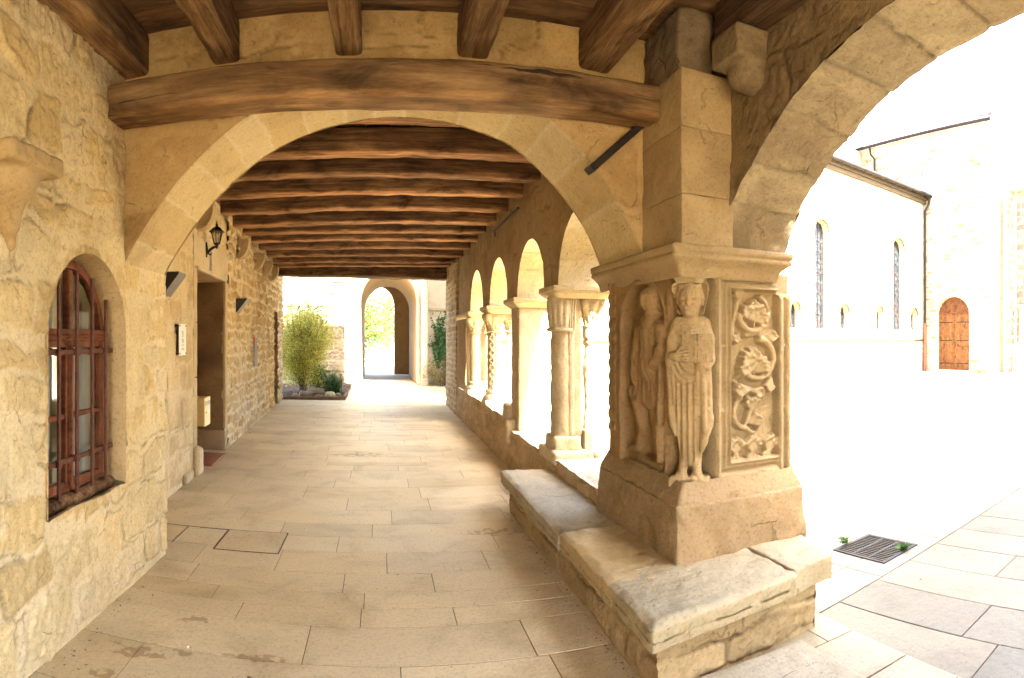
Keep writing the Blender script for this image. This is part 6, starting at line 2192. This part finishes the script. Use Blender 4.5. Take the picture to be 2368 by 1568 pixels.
# red bunting pole seen beside the tree
# ================================================================== CHURCH
ch = thing('church', 'large pale stone church with a nave aisle, transept and tiled roofs', 'church', (24, 20, 0))
Ct = np.array((24.0, 19.12))
nd_ = np.array((16.6 - 24.0, 17.93 - 19.12)); nd_ /= np.linalg.norm(nd_)          # along the aisle wall, towards the west
nn_ = np.array((nd_[1], -nd_[0]));
if nn_[1] > 0: nn_ = -nn_                                                          # outwards, towards the courtyard
def nv_(s_, z, h=0.0):
    return (Ct[0] + nd_[0] * s_ + nn_[0] * h, Ct[1] + nd_[1] * s_ + nn_[1] * h, z)
NM = Matrix(((nd_[0], nn_[0], 0, Ct[0]), (nd_[1], nn_[1], 0, Ct[1]), (0, 0, 1, 0), (0, 0, 0, 1)))
HN, HT = 8.75, 11.9
CH = [(.46, .41, .32), (.48, .43, .34), (.44, .385, .29)]
# window positions along the aisle: (x centre px, width m, z0, z1)
def s_at(px):
    th_ = (px - CX0) / FPIX
    d = np.array((math.sin(th_), math.cos(th_)))
    A = np.array([[d[0], -nd_[0]], [d[1], -nd_[1]]])
    r, s_ = np.linalg.solve(A, Ct)
    return float(s_), float(r)
WINS = []
for px, wpx, ytop, ybot in ((2077, 25, 553, 767), (1899, 30, 510, 765), (2113, 14, 715, 766), (2034, 14, 710, 765), (1952, 20, 706, 763), (1838, 22, 700, 762)):
    s0, r0 = s_at(px)
    sa, _ = s_at(px - wpx / 2); sb, _ = s_at(px + wpx / 2)
    WINS.append((s0, abs(sa - sb) / 2, EYE + (CY0 - ybot) / FPIX * r0, EYE + (CY0 - ytop) / FPIX * r0))
wn = Masonry(22, 9, 121, rows=(.2, .3), lens=(.3, .7), mort=.01, bulge=.012, rnd=.2, res=.04, rough=.004, pal=CH, mortc=(.66, .60, .49))
a = Acc()
cuts = sorted([(s0 - hw2, s0 + hw2, z0, z1) for s0, hw2, z0, z1 in WINS])
cur = 0.0
fpos = lambda U, V, h: nv_(U, V, h)
groups = []
for c in cuts:
    groups.append(c)
edges = [0.0]
for c in groups:
    sheet(a, np.linspace(cur, c[0], max(3, int((c[0] - cur) / .12))), 0, HN, 70, fpos, wn)
    us = cosines(c[0], c[1], 26); r = (c[1] - c[0]) / 2; m_ = (c[0] + c[1]) / 2
    sheet(a, us, 0, c[2], 24, fpos, wn)
    sheet(a, us, c[3] - r + np.sqrt(np.maximum(r * r - (us - m_) ** 2, 0)), HN, 40, fpos, wn)
    cur = c[1]
sheet(a, np.linspace(cur, 22, 40), 0, HN, 60, fpos, wn)
a.build('aisle_wall', M['ashlar'], ch)
for k, c in enumerate(cuts):
    r = (c[1] - c[0]) / 2; m_ = (c[0] + c[1]) / 2; zs_ = c[3] - r
    a = Acc((.56, .50, .38)); a.M = NM
    pts = [(m_ - r, z) for z in np.linspace(c[2], zs_, 8)] + [(m_ - r * math.cos(q), zs_ + r * math.sin(q)) for q in np.linspace(0, math.pi, 24)][1:] + [(m_ + r, z) for z in np.linspace(zs_, c[2], 8)][1:]
    P = np.array([[(x, h, z) for h in (0.005, -.12, -.28)] for x, z in pts]); a.grid(P, None)
    a.tube([(x if abs(x - m_) < 1e-6 else m_ + (x - m_) * 1.12, .02, z + (.06 if z > zs_ else 0)) for x, z in pts if z >= zs_ - .02], .05, 8, (.11, .075, .03))
    a.add([(m_ - r, 0, c[2]), (m_ + r, 0, c[2]), (m_ + r, -.28, c[2] + .08), (m_ - r, -.28, c[2] + .08)], [[0, 1, 2, 3]], None, False)
    w_ = a.build('window', M['ashlar'], ch)
    a = Acc((.20, .24, .30)); a.M = NM
    g = np.random.default_rng(130 + k)
    nx_, nz2 = 5, max(5, int((c[3] - c[2]) / (2 * r / 4)))
    for i in range(nx_):
        for j in range(nz2):
            x0, x1 = m_ - r + 2 * r * i / nx_, m_ - r + 2 * r * (i + 1) / nx_
            z0, z1 = c[2] + (c[3] - c[2]) * j / nz2, c[2] + (c[3] - c[2]) * (j + 1) / nz2
            cc = np.array([(.014, .018, .026), (.03, .03, .028), (.01, .013, .02), (.03, .016, .014), (.02, .026, .03)][g.integers(5)])
            a.add([(x0, -.25, z0), (x1, -.25, z0), (x1, -.25, z1), (x0, -.25, z1)], [[0, 1, 2, 3]], cc, False)
    a.build('stained_glass', M['any'], w_)
    a = Acc((.004, .004, .005)); a.M = NM
    for i in range(1, nx_):
        x = m_ - r + 2 * r * i / nx_
        top = zs_ + math.sqrt(max(r * r - (x - m_) ** 2, 0))
        a.box(x - .012, x + .012, -.25, -.23, c[2], top, .002)
    for j in range(1, nz2):
        z = c[2] + (c[3] - c[2]) * j / nz2
        hw3 = r if z < zs_ else math.sqrt(max(r * r - (z - zs_) ** 2, 0))
        a.box(m_ - hw3, m_ + hw3, -.25, -.232, z - .01, z + .01, .002)
        if j % 2 == 0:
            a.tube([(m_ + .7 * r * math.cos(q) , -.235, z + .7 * r * math.sin(q)) for q in np.linspace(0, 2 * np.pi, 16)], .014, 5, cap=False)
    a.build('leading', M['any'], w_)
a = Acc((.08, .055, .025)); a.M = NM
a.box(0.05, 22, 0.012, .07, 1.52, 1.60, .01)
a.box(0.02, 22, .015, .22, HN - .16, HN, .02, (.07, .05, .03)); a.box(0.02, 22, .015, .12, HN - .34, HN - .16, .02, (.09, .065, .04))
a.build('string_course', M['ashlar'], ch)
def tiled_roof(name, P00, P10, P01, P11, n_u, n_v, parent, seed):
    """roof slope of half-round tiles: P00-P10 along the eave, P01-P11 along the ridge"""
    P00, P10, P01, P11 = [np.array(q, float) for q in (P00, P10, P01, P11)]
    u = np.linspace(0, 1, n_u * 8 + 1); v = np.linspace(0, 1, n_v * 4 + 1)
    U, V = np.meshgrid(u, v, indexing='ij')
    P = (P00 * ((1 - U) * (1 - V))[..., None] + P10 * (U * (1 - V))[..., None] + P01 * ((1 - U) * V)[..., None] + P11 * (U * V)[..., None])
    nrm = np.cross(P10 - P00, P01 - P00); nrm /= np.linalg.norm(nrm)
    if nrm[2] < 0: nrm = -nrm
    wave = .06 * np.abs(np.sin(U * n_u * math.pi)) + .03 * (1 - (V * n_v) % 1.0)
    g = np.random.default_rng(seed)
    tone = np.array([(.17, .10, .065), (.22, .14, .09), (.13, .08, .055), (.26, .18, .12)])[((np.floor(U * n_u) * 7 + np.floor(V * n_v) * 13) % 4).astype(int)]
    a = Acc(); a.grid(P + nrm * wave[..., None], tone); return a.build(name, M['tile'], parent)
tiled_roof('aisle_roof', nv_(-.05, HN + .05, .34), nv_(22, HN + .05, .34), nv_(-.05, HN + 1.7, -4.2), nv_(22, HN + 1.7, -4.2), 70, 12, ch, 3)
a = Acc((1, 1, 1)); a.M = NM
a.tube([(x, .40, HN + .03) for x in np.linspace(-.1, 22, 40)], .085, 10)
for x in np.arange(.2, 22, .8):
    a.tube([(x, .40 + .09 * math.cos(q), HN + .03 + .09 * math.sin(q)) for q in np.linspace(0, 2 * np.pi, 14)], .008, 5, cap=False)
a.build('aisle_gutter', M['iron'], ch)
# upper nave wall set back behind the aisle roof
a = Acc((.58, .51, .39)); a.M = NM
a.box(-.3, 22, -9, -4.1, 8, HT - .05, .02); a.build('nave_upper_wall', M['ashlar'], ch)
tiled_roof('nave_roof', nv_(-.4, HT, -3.8), nv_(22, HT, -3.8), nv_(-.4, HT + 3.0, -9), nv_(22, HT + 3, -9), 64, 12, ch, 4)
# transept: west wall with the door, south front beyond its corner
TY0, TY1 = 15.33, 23.4
TXa, TXb = 24.28, 23.75
def txw(y):
    return TXa + (TXb - TXa) * (y - TY0) / (TY1 - TY0)
mt = Masonry(8.4, 12.2, 141, rows=(.15, .27), lens=(.22, .55), mort=.014, bulge=.02, rnd=.3, res=.025, warp=.02, rough=.006, cover=(.009, .008, .9),
             pal=[(.34, .26, .17), (.40, .33, .23), (.27, .15, .09), (.42, .36, .27), (.30, .21, .14), (.42, .37, .29)], mortc=(.46, .41, .32))
DY0, DY1, DZS, DZT = 16.5, 18.42, 2.87, 3.70
fp = lambda U, V, h: (txw(U) - h, U, V)
a = Acc()
sheet(a, np.linspace(TY0, DY0, 50), 0, HT, 460, fp, mt, TY0, 0)
us = cosines(DY0, DY1, 50); r = (DY1 - DY0) / 2; m_ = (DY0 + DY1) / 2
dtop = DZS + np.sqrt(np.maximum(1 - ((us - m_) / r) ** 2, 0)) * (DZT - DZS)
sheet(a, us, dtop, HT, 320, fp, mt, TY0, 0)
sheet(a, np.linspace(DY1, TY1, 190), 0, HT, 460, fp, mt, TY0, 0)
a.build('transept_wall', M['rubble'], ch)
a = Acc((.55, .45, .32))
pts = [(DY0, z) for z in np.linspace(0, DZS, 6)] + [(m_ - r * math.cos(q), DZS + (DZT - DZS) * math.sin(q)) for q in np.linspace(0, math.pi, 24)][1:] + [(DY1, z) for z in np.linspace(DZS, 0, 6)][1:]
P = np.array([[(txw(y) + dx, y, z) for dx in (-.01, .12, .3)] for y, z in pts]); a.grid(P, None)
a.box(txw(m_) - .35, txw(m_) + .2, DY0 - .1, DY1 + .1, -.02, .09, .01)
a.build('door_opening', M['ashlar'], ch)
xd = txw(m_) + .2
a = Acc((.5, .5, .5))
for k in range(12):
    y0 = DY0 + (DY1 - DY0) * k / 12; y1 = DY0 + (DY1 - DY0) * (k + 1) / 12
    a.box(xd - .03, xd + .02, y0 + .004, y1 - .004, .10, DZS - .06, .004, np.array((.42, .42, .45)) * (.9 + .2 * ((k * 5) % 3) / 2))
    yc = (y0 + y1) / 2
    zt = DZS + (DZT - DZS) * math.sqrt(max(0, 1 - ((yc - m_) / r) ** 2)) + .03
    a.box(xd - .03, xd + .02, y0 + .004, y1 - .004, DZS + .0, zt, .004, (.30, .27, .28))
dr = a.build('door', M['door_wood'], ch)
a = Acc((.35, .32, .32)); a.box(xd - .05, xd + .02, DY0, DY1, DZS - .06, DZS, .008); a.box(xd - .04, xd, m_ - .02, m_ + .02, .1, DZS - .06, .004)
a.build('door_transom', M['door_wood'], dr)
for z in (.42, 1.55, DZS - .42):
    for y0, y1 in ((DY0 + .04, m_ - .12), (m_ + .12, DY1 - .04)):
        a = Acc((1, 1, 1)); a.box(xd - .04, xd - .03, y0, y1, z - .025, z + .025, .003); a.build('hinge_strap', M['iron'], dr)
a = Acc((1, 1, 1)); a.tube([(xd - .05, m_ - .06, 1.25), (xd - .05, m_ - .06, 1.45)], .015, 6)
a.build('door_handle', M['iron'], dr)
a = Acc((.56, .48, .36))
a.box(txw(TY0) - .24, txw(TY0) - .0, TY0, TY0 + .05, HT - .01, HT, .002)
P = np.array([[(txw(y) - o, y, z) for o, z in ((.012, HT - .45), (.10, HT - .32), (.10, HT - .2), (.24, HT - .08), (.24, HT))] for y in np.linspace(TY0 - .1, TY1, 12)]); a.grid(P, None, flip=True)
a.build('cornice', M['ashlar'], ch)
tiled_roof('transept_roof', (txw(TY0) - .34, TY0 - .25, HT + .05), (txw(TY1) - .34, TY1, HT + .05), (txw(TY0) + 5, TY0 - .25, HT + 2.9), (txw(TY1) + 5, TY1, HT + 2.9), 34, 14, ch, 5)
a = Acc((1, 1, 1))
a.tube([(txw(y) - .40, y, HT + .03) for y in np.linspace(TY0 - .25, TY1, 24)], .085, 10)
for y in np.arange(TY0, TY1, .75):
    a.tube([(txw(y) - .40 + .09 * math.cos(q), y, HT + .03 + .09 * math.sin(q)) for q in np.linspace(0, 2 * np.pi, 14)], .008, 5, cap=False)
a.build('transept_gutter', M['iron'], ch)
# drain pipes
a = Acc((1, 1, 1))
p0 = nv_(.12, 0, .14)
a.tube([nv_(.15, HN - .02, .40), nv_(.15, HN - .35, .34), nv_(.18, HN - .7, .14), nv_(.18, 2.4, .14)], .06, 10)
for z in (2.45, 4.6, 6.5, 7.9):
    a.tube([nv_(.18, z - .03, .14), nv_(.18, z + .03, .14)], .075, 10)
a.build('drain_pipe', M['iron'], ch)
a = Acc((.20, .07, .04)); a.tube([nv_(.18, 2.42, .14), nv_(.18, 0.02, .14)], .08, 10); a.build('pipe_foot', M['any'], ch)
a = Acc((1, 1, 1))
ys_ = 22.4
a.tube([(txw(ys_) - .40, ys_, HT), (txw(ys_) - .30, ys_, HT - .4), (txw(ys_) - .12, ys_ - .1, HT - .6), (txw(ys_) - .12, ys_ - .1, HT - 1.3), (txw(ys_) - .12, ys_ - .4, HT - 1.55),
        (txw(20) - .12, 20.1, HN + .45), (txw(19.3) - .14, 19.35, HN + .34), (txw(19) - .14, 19.0, HN + .25), (txw(19) - .2, 18.95, HN - .05)], .06, 10)
a.build('roof_pipe', M['iron'], ch)
# south front of the transept and the porch wing beside it
a = Acc((.60, .54, .42))
P = np.array([[(x, TY0 + .001, z) for z in np.linspace(0, HT + (3 if x > 24.5 else 0), 10)] for x in np.linspace(txw(TY0), 40, 20)]); a.grid(P, None)
a.build('transept_front', M['ashlar'], ch)
mw = Masonry(3.0, 9.2, 151, rows=(.2, .4), lens=(.25, .6), mort=.014, bulge=.03, rnd=.3, res=.025, warp=.02, rough=.008, pal=[(.26, .2, .15), (.30, .25, .19), (.22, .16, .12), (.34, .29, .23)], mortc=(.36, .31, .25))
a = Acc()
sheet(a, np.linspace(12.6, 14.9, 90), 0, 9.0, 330, lambda U, V, h: (26.0 - h, U, V), mw, 12.4, 0)
sheet(a, np.linspace(24.9, 26.0, 44), 0, 9.0, 330, lambda U, V, h: (U, 15.0 - h, V), mw, 24.2, 0)
a.build('porch_wall', M['rubble'], ch)
tiled_roof('porch_roof', (25.5, 15.4, 9.0), (25.5, 12.4, 9.0), (28, 15.4, 10.2), (28, 12.4, 10.2), 12, 8, ch, 6)
a = Acc((.6, .56, .5)); a.box(25.55, 26.1, 12.4, 15.35, 8.9, 9.0, .02); a.build('porch_eave', M['ashlar'], ch)
column('porch_column', 'small half column with a leaf capital on the church porch wall', 25.9, 14.55, 1.35, 3.3, .12, 'plain', .2, None, .35)
a = Acc((.5, .42, .34)); a.box(25.7, 26.02, 14.2, 14.99, 0, 1.36, .02); a.build('porch_plinth', M['ashlar'], ch)
a = Acc((.12, .10, .09))
a.grid(np.array([[(26.6 + rr * math.cos(q), TY0 - .02, 10.4 + 1.2 * rr * math.sin(q)) for rr in (.001, .55)] for q in np.linspace(0, 2 * np.pi, 30)]), (.22, .12, .08))
a.build('round_window', M['any'], ch)

# ================================================================== UPPER STOREY AND ADDED UNSEEN WING (they shade the walk, garden and pier)
a = Acc((.52, .43, .30))
a.box(-9, -1.58, -4.25, -4.0, 0, 3.69, .01); a.box(1.95, 2.44, -4.25, -4.0, 0, 3.69, .01); a.box(-1.57, 1.94, -4.25, -4.0, 3.2, 3.69, .01)
a.box(-9, 1.0, 4.3, 15.0, 3.9, 10.2, .01); a.box(-9, 2.44, -4, 4.29, 3.7, 10.2, .01); a.box(1.01, 2.34, 4.3, 14.9, 3.62, 3.9, .01)
up_ = a.build('upper_storey', M['plaster'])
tag(up_, 'plain plastered upper storey resting over the beamed walk', 'building')
a = Acc((.54, .46, .34))
a.box(3.2, 34, -12, -2.4, 0, 9.3, .01)  # unseen block, added and sized to keep sun off pier and near paving
tag(a.build('shade_wing', M['plaster']), 'tall plastered block added out of view to shade the pier and near courtyard', 'building')
